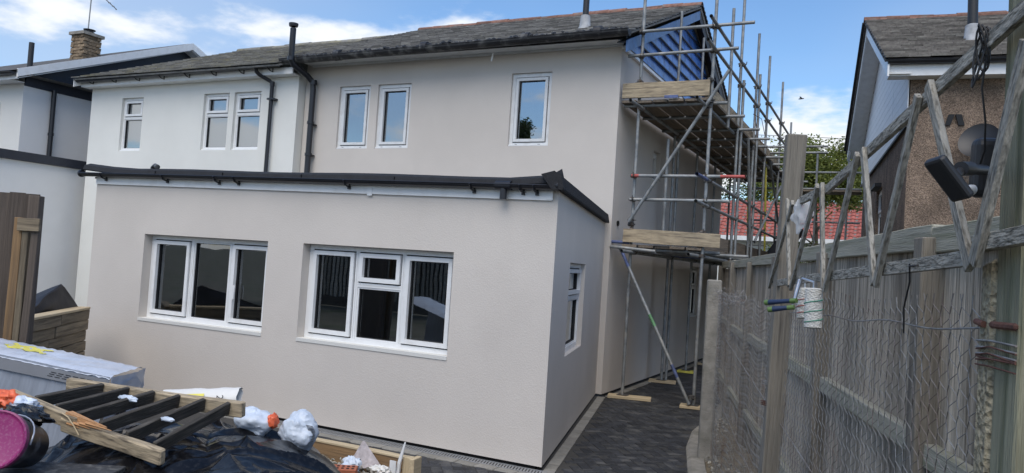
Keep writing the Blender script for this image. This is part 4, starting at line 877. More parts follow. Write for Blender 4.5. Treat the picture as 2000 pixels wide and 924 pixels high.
m4 = Matrix((FD,-FN,Vector((0,0,1)))).transposed().to_4x4() @ Matrix.Rotation(-.08,4,'Y'); m4.translation = (2.917,-4.775,2.045); obox("sensor_body", m4, .042, .05, .115, GADGET, .014, sl_, 3)
b = MB(); b.lathe([(.010,-.004),(.0095,.003),(.006,.008),(.001,.009)], LENS, 14, Matrix.Translation((2.893,-4.800,2.0)) @ (-FN-FD*.6).to_track_quat('Z','Y').to_matrix().to_4x4()); b.build("sensor_lens", sl_, True)
ck = thing("cable_coil", "coil of black cable hung over the trellis rail on the near post", "cable", fp(-.03,-.06,2.2))
for k in range(4):
    r = .03+.006*k; b = MB(); b.tube([fp(-.045+.004*k+r*.22*math.cos(t+k*.3),-.034-.01*math.sin(t+k),2.262+(.036+.006*k)*math.sin(t)-.008*k) for t in [q*.42 for q in range(16)]], .0021, CABLE, 6); b.build("loop", ck, True)
b = MB(); b.tube([fp(-.045,-.03,2.23), fp(-.035,-.03,2.18), fp(-.03,-.02,2.12), fp(-.005,-.01,2.07), fp(.02,-.01,2.04)], .002, CABLE, 6); b.build("drop_cable", ck, True)

# ================================================================== house on the right
Hr = thing("pebbledash_house", "brown pebbledashed house with white clad gable behind the right fence", "house", (5,10,GZ))
ph = R(6.5); E1 = Vector((math.cos(ph),math.sin(ph),0)); E2 = Vector((-math.sin(ph),math.cos(ph),0)); K0 = Vector((2.87,6.55,0))
def rp(a, b, z): return K0+E1*a+E2*b+Vector((0,0,z))
PRr = Plane(K0, E1); PRs = Plane(rp(0,7.6,0), -E2)
w = MB(); wall(w, PRr, 0, 8, GZ, 5.06, [], .1, PEBBLE); wall(w, PRs, 0, 7.6, GZ, 5.06, [(3.3,4.3,2.55,3.75)], .1, PEBBLE); w.build("wall", Hr)
window(Hr, PRs, (3.3,4.3,2.55,3.75), .1, [(0,1,.6,1,'s'),(0,1,0,.6,'f')], GLASSD, "small white window in the side wall of the pebbledashed house", backing='dark')
b = MB(); b.hexa([rp(-.12,4.35-.9,3.76),rp(.05,4.35-.9,3.76),rp(.05,4.35,3.76),rp(-.12,4.35,3.76),rp(-.12,3.45,3.83),rp(.05,3.45,3.83),rp(.05,4.35,3.83),rp(-.12,4.35,3.83)], TARRED); b.build("window_hood", Hr)
RD = 3.95; rz_ = 7.1; ez_ = 5.2; tgr = (rz_-ez_)/(RD+.3)
def zr(b): return ez_+(b+.3)*tgr if b < RD else rz_-(b-RD)*tgr
# white clad gable: individual boards
zc = 4.3; 
back = MB(); back.face([rp(-.015,0,4.3),rp(-.015,7.9,4.3),rp(-.015,7.9,zr(7.9)-.1),rp(-.015,RD,rz_-.12),rp(-.015,0,zr(0)-.1)][::-1], CLAD); back.build("gable_backing", Hr)
i = 0
while zc < rz_-.25:
    b0 = max(.0, (zc-ez_+.22)/tgr-.3); b1 = 2*RD-b0 if zc > 5.1 else 7.9; b1 = min(b1, 7.9)
    for s0, s1 in ((b0, min(1.9,b1)), (max(1.915,b0), b1)) if b0 < 1.9 else ((b0,b1),):
        if s1-s0 < .1: continue
        q = MB(); q.hexa([rp(-.029,s0,zc),rp(-.018,s0,zc),rp(-.018,s1,zc),rp(-.029,s1,zc),rp(-.027,s0,zc+.1495),rp(-.018,s0,zc+.1495),rp(-.018,s1,zc+.1495),rp(-.027,s1,zc+.1495)], CLAD); q.build("cladding_board", Hr)
    zc += .15; i += 1
q = MB(); q.hexa([rp(-.05,0,4.26),rp(-.018,0,4.26),rp(-.018,7.9,4.26),rp(-.05,7.9,4.26),rp(-.05,0,4.30),rp(-.018,0,4.30),rp(-.018,7.9,4.30),rp(-.05,7.9,4.30)], TARRED); q.build("drip_trim", Hr)
# fascia, soffit, gutter, roof
q = MB(); pbox(q, PRr, -.33,8,4.98,5.15,-.26,-.24,UPVC); q.build("fascia", Hr)
q = MB(); pbox(q, PRr, -.33,8,4.98,5.0,-.238,-.003,UPVC); q.build("soffit", Hr)
q = MB(); gutter(q, rp(-.36,-.33,5.2), rp(8,-.33,5.2), .06, BLACKP); q.build("gutter", Hr, True)
def slb(mb, a0, a1, b0, z0, b1, z1, h, m): mb.hexa([rp(a0,b0,z0-h),rp(a1,b0,z0-h),rp(a1,b1,z1-h),rp(a0,b1,z1-h),rp(a0,b0,z0),rp(a1,b0,z0),rp(a1,b1,z1),rp(a0,b1,z1)], m)
q = MB(); slb(q, -.36,-.335,-.34,5.16,RD,rz_-.04,.2,UPVC); q.build("bargeboard", Hr)
q = MB(); slb(q, -.36,-.335,2*RD+.34,5.16,RD+.003,rz_-.04,.2,UPVC); q.build("bargeboard", Hr)
q = MB(); slb(q, -.334,-.034,-.3,5.02,RD,rz_-.2,.02,UPVCS); slb(q, -.334,-.034,2*RD+.3,5.02,RD+.003,rz_-.2,.02,UPVCS); q.build("verge_soffit", Hr)
slr = math.atan(tgr); SLR = (RD+.34)/math.cos(slr)
def roofR(a, b): return rp(a, -.36+b*math.cos(slr), ez_+b*math.sin(slr))
nr_ = int(SLR/.16); rr = tile_roof(Hr, -.4, 7.8, roofR, 27, nr_, .3, SLR/nr_, SLATER, 300, Vector((3,6,5)), lift=.022, thick=.034, jit=.012)
q = MB(); slb(q, -.4, 8, 2*RD+.36, ez_, RD+.003, rz_+.04, .06, SLATER); q.build("front_slope", rr)
half_round_tiles(rr, rp(-.42,RD,rz_+.03), rp(7.8,RD,rz_+.03), .13, 20, RIDGE)
vt = MB()
for i in range(30):
    b0 = 2*RD+.3-i*(RD+.3)/30; slb(vt, -.45, -.3, b0, zr(b0)+.03, b0-.16, zr(b0-.16)+.035, .03, TARRED)
stuff(vt.build("verge_tiles", rr))
q = MB(); q.tube([rp(.98,1.0,5.75), rp(.95,1.0,7.2)], .075, GADGET, 16); q.build("flue", Hr, True)
q = MB(); q.lathe([(.2,-.12),(.13,.02),(.11,.25),(.08,.27)], LEAD, 16, Matrix.Translation(rp(.98,1.0,5.83))); q.build("flue_flashing", Hr, True)
sd = thing("satellite_dish", "dark round satellite dish on the pebbledashed rear wall", "satellite dish", rp(.9,-.1,3.95))
q = MB(); q.lathe([(.001,.06),(.12,.045),(.22,.015),(.26,-.015),(.262,-.02),(.22,.005),(.12,.035),(.001,.05)], GADGET, 28, Matrix.Translation(rp(.88,-.32,4.0)) @ Vector((-.35,-.85,.35)).to_track_quat('-Z','Y').to_matrix().to_4x4() @ Matrix.Scale(1.05,4)); q.build("dish", sd, True)
q = MB(); q.tube([rp(.92,-.02,3.9), rp(.92,-.25,3.92)], .02, GADGET, 8); q.tube([rp(.86,-.3,3.75), rp(.72,-.75,3.85)], .012, GADGET, 8); q.build("arm", sd)
ob = thing("wall_bracket", "small dark metal bracket on the pebbledash above the satellite dish", "bracket", rp(.6,-.05,4.4))
q = MB(); q.hexa([rp(.48,-.03,4.28),rp(.55,-.03,4.28),rp(.55,-.003,4.28),rp(.48,-.003,4.28),rp(.52,-.06,4.44),rp(.6,-.06,4.44),rp(.6,-.003,4.44),rp(.52,-.003,4.44)], GADGET); q.build("plate", ob)
q = MB(); q.hexa([rp(.66,-.03,4.28),rp(.74,-.03,4.28),rp(.74,-.003,4.28),rp(.66,-.003,4.28),rp(.61,-.06,4.44),rp(.69,-.06,4.44),rp(.69,-.003,4.44),rp(.61,-.003,4.44)], GADGET); q.build("plate", ob)

# ================================================================== across the street
Hf = thing("red_roofed_house", "low white house with red pantile roof seen beyond the scaffold", "house", (-2,31,GZ))
w = MB(); w.box(-14,9,30.6,38,GZ,3.75,RENDERN); w.build("wall", Hf)
def roofF(a, b): s_ = R(32); return Vector((a, 30+b*math.cos(s_), 3.78+b*math.sin(s_)))
tile_roof(Hf, -9, 7.5, roofF, 50, 11, .33, .33, REDTILE, 300, Vector((-1,30,4.5)), pan=True, lift=.02, thick=.02, lap=1.1)
PFf = Plane((0,30.6,0), (1,0,0))
for u in (-3.4,-.3): window(Hf, PFf, (u,u+1.3,1.3,2.6), -.03, [(0,.5,0,1,'s'),(.5,1,0,1,'s')], GLASSD, None, sill=.03, backing=None)
q = MB(); q.box(-9,7.5,29.95,29.98,3.6,3.8,UPVC); q.build("fascia", Hf)

# ================================================================== left side: fence panel, timbers, raised bed
lf = thing("brown_fence_panel", "dark brown close board fence panel standing at the left edge", "fence", (-4.1,-2.55,GZ))
P0 = Vector((-3.80,-2.405,0)); dd = Vector((-.855,-.519,0)); rnd = random.Random(51); nn = Vector((.519,-.855,0))
for i in range(9):
    a = P0+dd*(i*.118); mb = MB(); mb.hexa([(0,-.06,0),(2.17,-.06,0),(2.17,.06,0),(0,.06,0),(0,-.06,.008),(2.17,-.06,.008),(2.17,.06,.02),(0,.06,.02)], BROWNW)
    m4 = Matrix((Vector((0,0,1)), -dd, nn)).transposed().to_4x4(); m4 = Matrix((Vector((0,0,1)), nn.cross(Vector((0,0,1))), nn)).transposed().to_4x4(); m4.translation = a+Vector((0,0,GZ+rnd.uniform(-.01,.01))); mb.build("board", lf, False, m4)
beam("post", P0+Vector((0.02,0.02,GZ)), P0+Vector((0.02,0.02,2.12)), .09, .09, BROWNW, lf, upv=nn)
for k, (a, b, w, h, m, lab) in enumerate([
    ((-3.82,-2.51,0),(-3.738,-2.532,1.925),.07,.045,OAKW,"orange brown timber length leaning on the brown fence panel"),
    ((-3.77,-2.47,0),(-3.68,-2.503,1.908),.05,.05,SLEEPER,"grey brown batten leaning between two other timbers"),
    ((-3.735,-2.44,0),(-3.614,-2.468,1.87),.06,.04,BROWNW,"dark batten, outermost of the leaning timbers")]):
    tag(beam("leaning_timber", Vector(a)+Vector((0,0,GZ)), b, w, h, m, None, upv=nn, jit=.004, subdiv=8), lab, "timber", "timbers leaning on the left fence")
tag(beam("timber_offcut", (-3.72,-2.56,1.87), (-3.56,-2.475,1.872), .03, .105, SLEEPER, None, upv=(0,0,1), jit=.003, subdiv=3), "short grey board nailed across the tops of the leaning timbers", "timber")
rb = thing("raised_bed", "raised bed of stacked timber sleepers with a pale top board", "raised bed", (-5.3,-1.1,GZ))
A, B = Vector((-4.75,-1.82,0)), Vector((-5.79,-.44,0)); bd_ = (B-A).normalized(); bn = Vector((-bd_.y, bd_.x, 0))*-1
if bn.x < 0: bn = -bn
rnd = random.Random(52)
for c in range(8):
    z = GZ+.062+c*.123; L = (B-A).length; cut = rnd.uniform(.35,.7)*L
    for s0, s1 in ((0,cut-.004),(cut+.004,L)):
        o = bn*rnd.uniform(-.012,.012); beam("sleeper", A+bd_*s0+o+Vector((0,0,z)), A+bd_*s1+o+Vector((0,0,z)), .11, .117, SLEEPER, rb, jit=.006, subdiv=8, bev=.008)
    q = B-bn*.06; beam("sleeper", q-bn*.02+Vector((0,0,z)), q-bn*1.1+Vector((0,0,z)), .11, .117, SLEEPER, rb, jit=.006, subdiv=4)
beam("top_board", A+Vector((0,0,.965)), B+Vector((0,0,.965)), .14, .028, PALEW, rb)
b = MB(); q = [A-bn*.06,B-bn*.06,B-bn*1.1,A-bn*1.1]; b.face([p+Vector((0,0,.86)) for p in q], SOIL); b.build("soil", rb)
# tarpaulin heaped in the bed
tL, tP, tR = Vector((-5.12,-1.60,.95)), Vector((-5.64,-.82,1.26)), Vector((-5.835,-.46,.94)); bk_ = Vector((-.62,-.42,0))
mb = MB(); n = 24
for j in range(n+1):
    for i in range(n+1):
        u, v = i/n, j/n
        base = tL.lerp(tR, u); ub = .72; ridge = tL.lerp(tP, u/ub) if u < ub else tP.lerp(tR, (u-ub)/(1-ub))
        p = base.lerp(ridge, min(1, v/.4)) if v < .4 else ridge.lerp(ridge+bk_+Vector((0,0,.9-ridge.z)), (v-.4)/.6)
        w = noise.noise_vector(Vector((u*4,v*4,3)))*.035*min(1, 4*u*(1-u)); mb.v.append(tuple(p+w))
for j in range(n):
    for i in range(n): a = j*(n+1)+i; mb.f.append((a,a+1,a+n+2,a+n+1)); mb.m.append(0)
mb.mats = [TARP]; tag(mb.build("tarpaulin", None, True), "black tarpaulin heaped to a peak in the sleeper bed", "tarpaulin")

# ================================================================== foreground heap
# wrapped insulation pack
ip = thing("wrapped_pack", "long grey pack of boards in torn shrink wrap lying at the left edge", "wrapped pack", (-2.5,-3.2,GZ))
F1, F0, B1 = Vector((-2.0,-2.9,.858)), Vector((-2.664,-3.247,.968)), Vector((-2.25,-2.43,.862))
ex = (F0-F1).normalized(); ey = (B1-F1); WW = ey.length; ey = (ey-ex*ey.dot(ex)).normalized(); ezp = ex.cross(ey)
if ezp.z < 0: ezp = -ezp
LL, HH = 2.2, .84
def wrap_face(name, fn, nu, nv, m):
    mb = MB()
    for j in range(nv+1):
        for i in range(nu+1): mb.v.append(tuple(fn(i/nu, j/nv)))
    for j in range(nv):
        for i in range(nu): a = j*(nu+1)+i; mb.f.append((a,a+1,a+nu+2,a+nu+1)); mb.m.append(0)
    mb.mats = [m]; Mi = Matrix((ex,ey,ezp)).transposed().to_4x4(); Mi.translation = F1; inv = Mi.inverted(); mb.v = [tuple(inv @ Vector(v)) for v in mb.v]
    return mb.build(name, ip, True, Mi)
def wr(u, v, s): return .018*abs(noise.noise(Vector((u*30+v*14, v*2.2, s))))+.006*noise.noise(Vector((u*7, v*5, s+3)))
wrap_face("top_wrap", lambda u, v: F1+ex*(u*LL)+ey*(v*WW)+ezp*(wr(u,v,0)-.022*(2*v-1)**4), 90, 18, WRAPT)
wrap_face("side_wrap", lambda u, v: F1+ex*(u*LL)-ezp*(v*HH+.004)-ey*(wr(u,v,5)-.012*(1-v)**6), 90, 18, WRAPS)
wrap_face("end_wrap", lambda u, v: F1+ey*(u*WW)-ezp*(v*HH)-ex*(.01+1.4*wr(u,v,9)+.03*math.sin(u*3.1)), 18, 18, WRAPT)
b = MB(); q = lambda u, v, o=.045: F1+ey*(u*WW)-ezp*(v*HH)-ex*o
b.face([q(.10,.10),q(.62,.08),q(.72,.20),q(.60,.46),q(.36,.40),q(.16,.28)], mat("dark_core", (.035,.033,.036), .8, .5, 60, .8, 120)); b.build("torn_opening", ip)
b = MB(); b.face([q(.05,.08,.055),q(.55,.03,.06),q(.75,.12,.062),q(.50,.16,.055),q(.2,.17,.05)], WRAPT); b.build("torn_flap", ip)
b = MB(); b.face([F1+ex*(.005)-ezp*.02-ey*.014,F1+ex*LL-ezp*.02-ey*.014,F1+ex*LL-ezp*.095-ey*.015,F1+ex*.005-ezp*.095-ey*.015][::-1], mat("grey_tape", (.235,.245,.265), .45, .1, 4)); b.build("tape_band", ip)
def tf_(u, v, lo=.28, hi=.40): uu = lo+(hi-lo)*u+.03*math.sin(v*9)*(u-.5); vv = .42+.30*v+.05*math.sin(u*14); return F1+ex*(uu*LL)+ey*(vv*WW)+ezp*(wr(uu,vv,0)-.022*(2*vv-1)**4+.003)
wrap_face("yellow_mark", tf_, 12, 5, YEL)
b = MB()
for k in range(3):
    for w in range(7):
        x0 = .05+w*.05+k*.01; b.face([F1+ex*x0-ezp*(.042+k*.014)-ey*.017, F1+ex*(x0+.036)-ezp*(.042+k*.014)-ey*.017, F1+ex*(x0+.036)-ezp*(.047+k*.014)-ey*.017, F1+ex*x0-ezp*(.047+k*.014)-ey*.017], INK)
stuff(b.build("small_print", ip))
# black polythene thrown over the heap
def heapz(x, y):
    # broad mound with a steep right-hand flank
    c = Vector((x+.83, y+3.22)); c2 = Vector((c.x*.83-c.y*.25, c.x*.25+c.y*.83)); r = math.hypot(c2.x/1.27, c2.y/1.0)
    h = .72*max(0, 1-r**3.2)
    return h
mb = MB(); nx, ny = 280, 260
rnf = random.Random(77); FOLD = []
for _ in range(90):
    a_ = rnf.choice((.2,.9,1.4,2.2))+rnf.gauss(0,.35); FOLD.append((rnf.uniform(-2.0,.4), rnf.uniform(-4.4,-2.2), math.cos(a_), math.sin(a_), rnf.uniform(.12,.5), rnf.uniform(.014,.05), rnf.choice((1,1,-.8))*rnf.uniform(.012,.05)))
def folds(x, y):                               # pulled-up creases, each a long narrow ridge that dies out at its ends
    h_ = 0
    for px_, py_, cx_, sx_, L_, w_, a_ in FOLD:
        dx, dy = x-px_, y-py_; t = dx*cx_+dy*sx_
        if abs(t) > 2*L_: continue
        d = -dx*sx_+dy*cx_+.06*t*t/L_
        if abs(d) < 3*w_: h_ += a_*math.exp(-abs(d)/w_)*math.exp(-(t/L_)**2)
    return h_
for j in range(ny+1):
    for i in range(nx+1):
        x = -2.25+2.75*i/nx; y = -4.55+2.5*j/ny; h = heapz(x, y); e = min(1, h/.25)
        q = Vector((x, y, 0)); w = noise.noise_vector(q*1.7)*.3; s = q+w; s = Vector((s.x*.9+s.y*.5, s.y*.45-s.x*.25, 0))*1.25
        f = .03+.055*noise.noise(q*1.3)+.02*noise.noise(q*3.1)+folds(x, y)
        mb.v.append((x, y, GZ+.012+h+(f-.03)*(.25+.75*e)*min(1, .25+h*2.2)))
for j in range(ny):
    for i in range(nx): a = j*(nx+1)+i; mb.f.append((a,a+1,a+nx+2,a+nx+1)); mb.m.append(0)
mb.mats = [POLY]; heap = mb.build("polythene_sheet", None, True)
tag(heap, "crumpled glossy black polythene sheet draped over the rubbish heap", "plastic sheet")
# broken timber ladder lying on top
ldr = thing("broken_ladder", "broken weathered timber ladder section lying on the black polythene", "ladder", (-1.1,-3.5,.6))
LA, LM, LB = Vector((-1.665,-3.765,.875)), Vector((-1.12,-3.745,.80)), Vector((-.50,-3.70,.715)); LE, LG = Vector((-1.815,-3.325,.872)), Vector((-.565,-3.105,.862))
rw = Vector((0,-.12,1))
r1 = beam("stile", LA, LM+Vector((.02,0,0)), .042, .085, LADW, ldr, upv=rw, jit=.006, subdiv=10, bev=.006); r1["label"] = "split end of the near ladder stile"
beam("stile", LM+Vector((-.10,-.004,-.012)), LB, .042, .082, LADW, ldr, upv=rw, jit=.006, subdiv=10, bev=.008)
mb = MB(); dA = (LB-LM).normalized(); c = LM+Vector((0,-.0,.03)); mb.hexa([c-dA*.06-Vector((0,.02,.03)),c+dA*.22+Vector((0,.0,.0)),c+dA*.22+Vector((0,.006,.0)),c-dA*.06+Vector((0,.02,-.03)),c-dA*.06+Vector((0,-.02,.02)),c+dA*.22+Vector((0,.0,.012)),c+dA*.22+Vector((0,.006,.012)),c-dA*.06+Vector((0,.02,.02))], SPLINT); mb.build("splinter", ldr)
for k in range(4):
    o = Vector((-.04+.05*k,-.022,.0+.008*k)); mb = MB(); mb.tube([LM+o, LM+o+dA*(.10+.03*k)+Vector((0,-.004,.004*k))], [.009,.0015], SPLINT, 5); mb.build("splinter", ldr)
beam("stile", LE, LG, .042, .085, LADW, ldr, upv=rw, jit=.006, subdiv=12, bev=.006)
rnd = random.Random(6)
for k in range(6):
    t = .17+.138*k; tn = [.15,.30,.44,.60,.76,.93][k]; a = LA.lerp(LM, min(1,tn/.47)) if tn < .47 else LM.lerp(LB, (tn-.47)/.53)
    bb = LE.lerp(LG, [.22,.37,.52,.66,.80,.93][k])
    d_ = (bb-a).normalized(); beam("rung", a+d_*.02+Vector((0,0,.012)), bb-d_*.02+Vector((0,0,.012)), .026, .074, RUNGW, ldr, upv=Vector((.25,-.1,1)), jit=.004, subdiv=6)
for k, (p, r_) in enumerate([((-1.17,-3.40,.885),(.075,.02,.018)),((-.72,-3.5,.845),(.05,.015,.012))]):
    o = crumple("plaster_lump", p, *r_, BAGW, .4, 3, 10, seed=k+20); tag(o, ["smear of white plaster on a rung of the broken ladder","small white plaster flake on the last rung of the ladder"][k], "plaster")
# straw-coloured cord across the near stile
b = MB(); b.tube([LM+Vector((-.08,-.03,.05)), LM+Vector((-.02,-.034,.035)), LM+Vector((.03,-.032,-.005)), LM+Vector((.07,-.03,-.045))], .0035, PALEW, 6); o = b.build("straw_cord"); tag(o, "pale cord wound round the break in the ladder stile", "cord")
# bucket lying on its side, lid towards the camera
bk = thing("pink_lidded_bucket", "black plastic bucket with magenta lid lying on its side at the left edge", "bucket", (-.9,-4.25,.6))
bc = Vector((-.835,-4.335,.860)); ax = (CAMP-bc); ax = (ax.normalized()-rt*.42+Vector((0,0,.05))).normalized(); T = Matrix.Translation(bc) @ ax.to_track_quat('Z','Y').to_matrix().to_4x4()
b = MB(); b.lathe([(.001,-.33),(.098,-.33),(.104,-.32),(.124,-.02),(.128,-.02),(.128,-.01)], BUCK, 40, T); b.build("pail", bk, True)
b = MB(); b.lathe([(.130,-.025),(.133,-.022),(.133,.008),(.126,.012),(.119,.004),(.112,.002),(.001,.002)], PINK, 40, T); b.build("lid", bk, True)
b = MB(); b.tube([T @ Vector((.129*math.cos(t),.129*math.sin(t),-.05-.10*max(0,math.sin(t)))) for t in [k*math.pi/14-.1 for k in range(16)]], .004, STEELW, 6); b.build("handle", bk, True)
# slab under the bucket, other bits
o = obox("dark_block", Matrix.Translation((-.86,-4.22,.318)) @ Matrix.Rotation(.5,4,"Z") @ Matrix.Rotation(-.03,4,"X"), .75, .62, .69, mat("dark_slab_mat", (.045,.047,.05), .8, .3, 12, .6, 60, stain=(.3,.3,.28), stain_scale=30, stain_amt=.35), .006, None); tag(o, "dark flat topped block beneath the magenta lidded bucket", "block")
for k, (p, r_, m, lab, s) in enumerate([
    ((-1.50,-3.90,.90),(.085,.06,.045),ORANGE,"crumpled orange plastic wrapper above the magenta bucket",1.),
    ((-1.42,-3.86,.875),(.10,.07,.04),BAGW,"white plastic scrap tucked under the orange wrapper",5.),
    ((-1.12,-4.02,.885),(.17,.055,.042),POLY,"black glossy rag folded over the top of the magenta bucket",9.)]):
    tag(crumple(("orange_wrapper","plastic_scrap","plastic_rag")[k], p, *r_, m, .45, 2.4, 18, seed=s), lab, ("wrapper","plastic scrap","rag")[k])
for k, (p, r_, lab) in enumerate([((-.76,-2.80,.715),(.125,.11,.085),"flatter white carrier bag behind the ladder's right end"),((-.475,-2.72,.690),(.11,.11,.115),"rounder white carrier bag nearest the drain")]):
    t = thing("carrier_bag", lab, "plastic bag", Vector(p)-Vector((0,0,.1)), "white carrier bags on the heap")
    o = crumple("bag", p, *r_, BAGW, .26, 1.4, 36, t, seed=30+k*7, hf=.45)
    if k:
        b = MB(); v = (CAMP-Vector(p)).normalized(); sd_ = v.cross(Vector((0,0,1))).normalized()*-1
        for q in range(12):
            a = q/11; c = Vector(p)+sd_*(.075+.02*math.sin(a*3))+Vector((0,0,.05-.11*a)); n_ = (c+v*.12-Vector(p)).normalized(); c = Vector(p)+n_*.122
            b.tube([c-sd_*.022, c+sd_*.02+Vector((0,0,-.008))], .0022, INK, 4)
        stuff(b.build("printed_stripes", t))
tag(crumple("orange_scrap", (-.615,-2.80,.745), .03, .04, .042, ORANGE, .4, 3, 12, seed=44), "orange scrap wedged between the two white bags", "plastic scrap")
# paper sack with printing
sk = thing("paper_sack", "torn white and yellow paper sack lying behind the ladder", "sack", (-1.15,-2.85,.7))
Mx, L = frame_matrix((-1.40,-2.97,.80), (-.965,-2.74,.845), (.1,-.5,1))
mb = MB(); n = 24
for i in range(n+1):
    for j in range(17):
        t = 2*math.pi*j/16; x = L*i/n; k = 1+.15*noise.noise(Vector((x*9,math.cos(t)*1.4,math.sin(t)*1.4))); mb.v.append((x+.015*noise.noise(Vector((t*2,i,0)))*(i == n), .075*math.cos(t)*k, .042*math.sin(t)*k+.004*noise.noise(Vector((x*25,t*3,3)))))
for i in range(n):
    for j in range(16): a = i*17+j; mb.f.append((a,a+17,a+18,a+1)); mb.m.append(0 if x else 0)
mb.mats = [SACK]; mb.build("sack_body", sk, True, Mx)
def on_sack(u, t): return Mx @ Vector((L*u, .083*math.cos(t), .0495*math.sin(t)))
b = MB()
for i in range(6):
    for j in range(4):
        u0, u1 = .30+.07*i/1, .37+.07*i/1
        if u1 > .62: continue
        t0, t1 = 3.3+.22*j-1.4, 3.52+.22*j-1.4; b.face([on_sack(u0,t0),on_sack(u1,t0),on_sack(u1,t1),on_sack(u0,t1)], YEL)
b.build("yellow_panel", sk)
def text(body, M4, size, m, parent, name):
    cu = bpy.data.curves.new(name, 'FONT'); cu.body = body; cu.size = size; cu.extrude = .0006; cu.align_x = 'CENTER'; cu.align_y = 'CENTER'
    o = bpy.data.objects.new(name, cu); dg = bpy.context.evaluated_depsgraph_get(); COL.objects.link(o); dg.update(); me = bpy.data.meshes.new_from_object(o.evaluated_get(dg)); bpy.data.objects.remove(o)
    me.materials.clear(); me.materials.append(m); return link(bpy.data.objects.new(name, me), parent, M4)
tn = 4.0-1.4; nv = (Mx.to_3x3() @ Vector((0,.05*math.cos(tn),.083*math.sin(tn)))).normalized(); xv = Mx.to_3x3() @ Vector((1,0,0)); yv = nv.cross(xv)
m4 = Matrix((-yv, xv, nv)).transposed().to_4x4(); m4.translation = on_sack(.79,tn)+nv*.004; text("25", m4, .062, INK, sk, "sack_print")
m5 = m4.copy(); m5.translation = on_sack(.70,tn)+nv*.004; text("l l", m5, .05, REDP, sk, "sack_print")
# planter of rough boards with rubbish in it
pt = thing("board_box", "low open box of rough timber boards full of rubble beside the paving", "timber box", (-1.2,-1.4,GZ))
beam("side_board", (-1.95,-1.085,.045), (-.68,-1.085,.045), .05, .24, OAKW, pt, jit=.005, subdiv=8)
beam("end_board", (-.648,-1.03,.07), (-.64,-1.16,.07), .05, .24, PALEW, pt, jit=.005, subdiv=2); beam("top_batten", (-1.95,-1.08,.172), (-.70,-1.08,.172), .07, .02, PALEW, pt, jit=.004, subdiv=6)
beam("end_post", (-.69,-1.12,GZ), (-.69,-1.12,.195), .075, .07, PALEW, pt, upv=(0,1,0), jit=.004, subdiv=2)
mb = MB()
for j in range(21):
    for i in range(31): x = -1.95+1.27*i/30; y = -2.0+.88*j/20; mb.v.append((x,y,.02+.09*noise.noise(Vector((x*4,y*4,1)))+.04*noise.noise(Vector((x*11,y*11,1)))))
for j in range(20):
    for i in range(30): a = j*31+i; mb.f.append((a,a+1,a+32,a+31)); mb.m.append(0)
mb.mats = [SOIL]; mb.build("fill", pt, True)
rb_ = MB(); rnd = random.Random(14)
for i in range(260):
    x, y = rnd.uniform(-1.5,-.72), rnd.uniform(-1.75,-1.15); r = rnd.uniform(.006,.032); z = .05+.07*noise.noise(Vector((x*4,y*4,1)))+rnd.uniform(0,.02)
    rb_.lathe([(r*.2,-r*.6),(r,0),(r*.8,r*.45),(.001,r*.6)], RUBBLE, 5, Matrix.Translation((x,y,z)) @ Matrix.Rotation(rnd.random()*6,4,(rnd.random(),rnd.random(),1)) @ Matrix.Diagonal((1,rnd.uniform(.5,1),rnd.uniform(.6,1),1)))
stuff(rb_.build("rubble", pt))
ab = thing("perforated_brick", "red perforated brick lying in the rubble box", "brick", (-.99,-1.58,.02))
Tb = Matrix.Translation((-.99,-1.58,.085)) @ Matrix.Rotation(.5,4,'Z') @ Matrix.Rotation(.12,4,'X')
b = MB(); b.box(-.1075,.1075,-.051,.051,-.0325*2,.07,TERRA); me = bevel_me(b.mesh("brick_body"), .004); link(bpy.data.objects.new("brick_body", me), ab, Tb)
hb_ = MB()
for i in range(5):
    for j in range(2): hb_.tube([(-.078+.039*i,-.021+.042*j,.0702),(-.078+.039*i,-.021+.042*j,.0712)], .0125, DARK, 10)
stuff(hb_.build("holes", ab, False, Tb))
tag(crumple("cloth_scrap", (-1.03,-1.42,.13), .075, .065, .06, BAGW, .5, 2.6, 16, seed=61), "scrunched white cloth beside the perforated brick", "cloth")
tag(crumple("paper_scrap", (-.86,-1.30,.10), .07, .05, .03, SACK, .6, 3, 12, seed=66), "small torn white paper in the rubble box", "paper")
tag(crumple("plaster_chunk", (-.76,-1.36,.11), .05, .045, .04, SACK, .6, 3, 12, seed=69), "pale plaster chunk by the box corner", "plaster")
o = MB(); o.hexa([(-1.17,-1.30,.06),(-.93,-1.13,.06),(-.925,-1.14,.062),(-1.165,-1.31,.062),(-1.10,-1.20,.27),(-1.09,-1.19,.272),(-1.085,-1.196,.272),(-1.095,-1.206,.27)], mat("clear_film", (.5,.45,.45), .15, .3, 20, .5, 20)); tag(o.build("plastic_shard"), "grubby clear plastic shard standing in the rubble box", "plastic shard")
o = MB(); o.tube([(-.745,-1.20,.0),(-.735,-1.19,.15),(-.72,-1.17,.25),(-.71,-1.16,.315)], [.022,.016,.012,.006], UPVCS, 6); o.box(-.80,-.74,-1.23,-1.225,.02,.17,UPVCS); tag(o.build("upvc_offcut"), "white plastic trim offcut sticking up by the box corner post", "offcut")

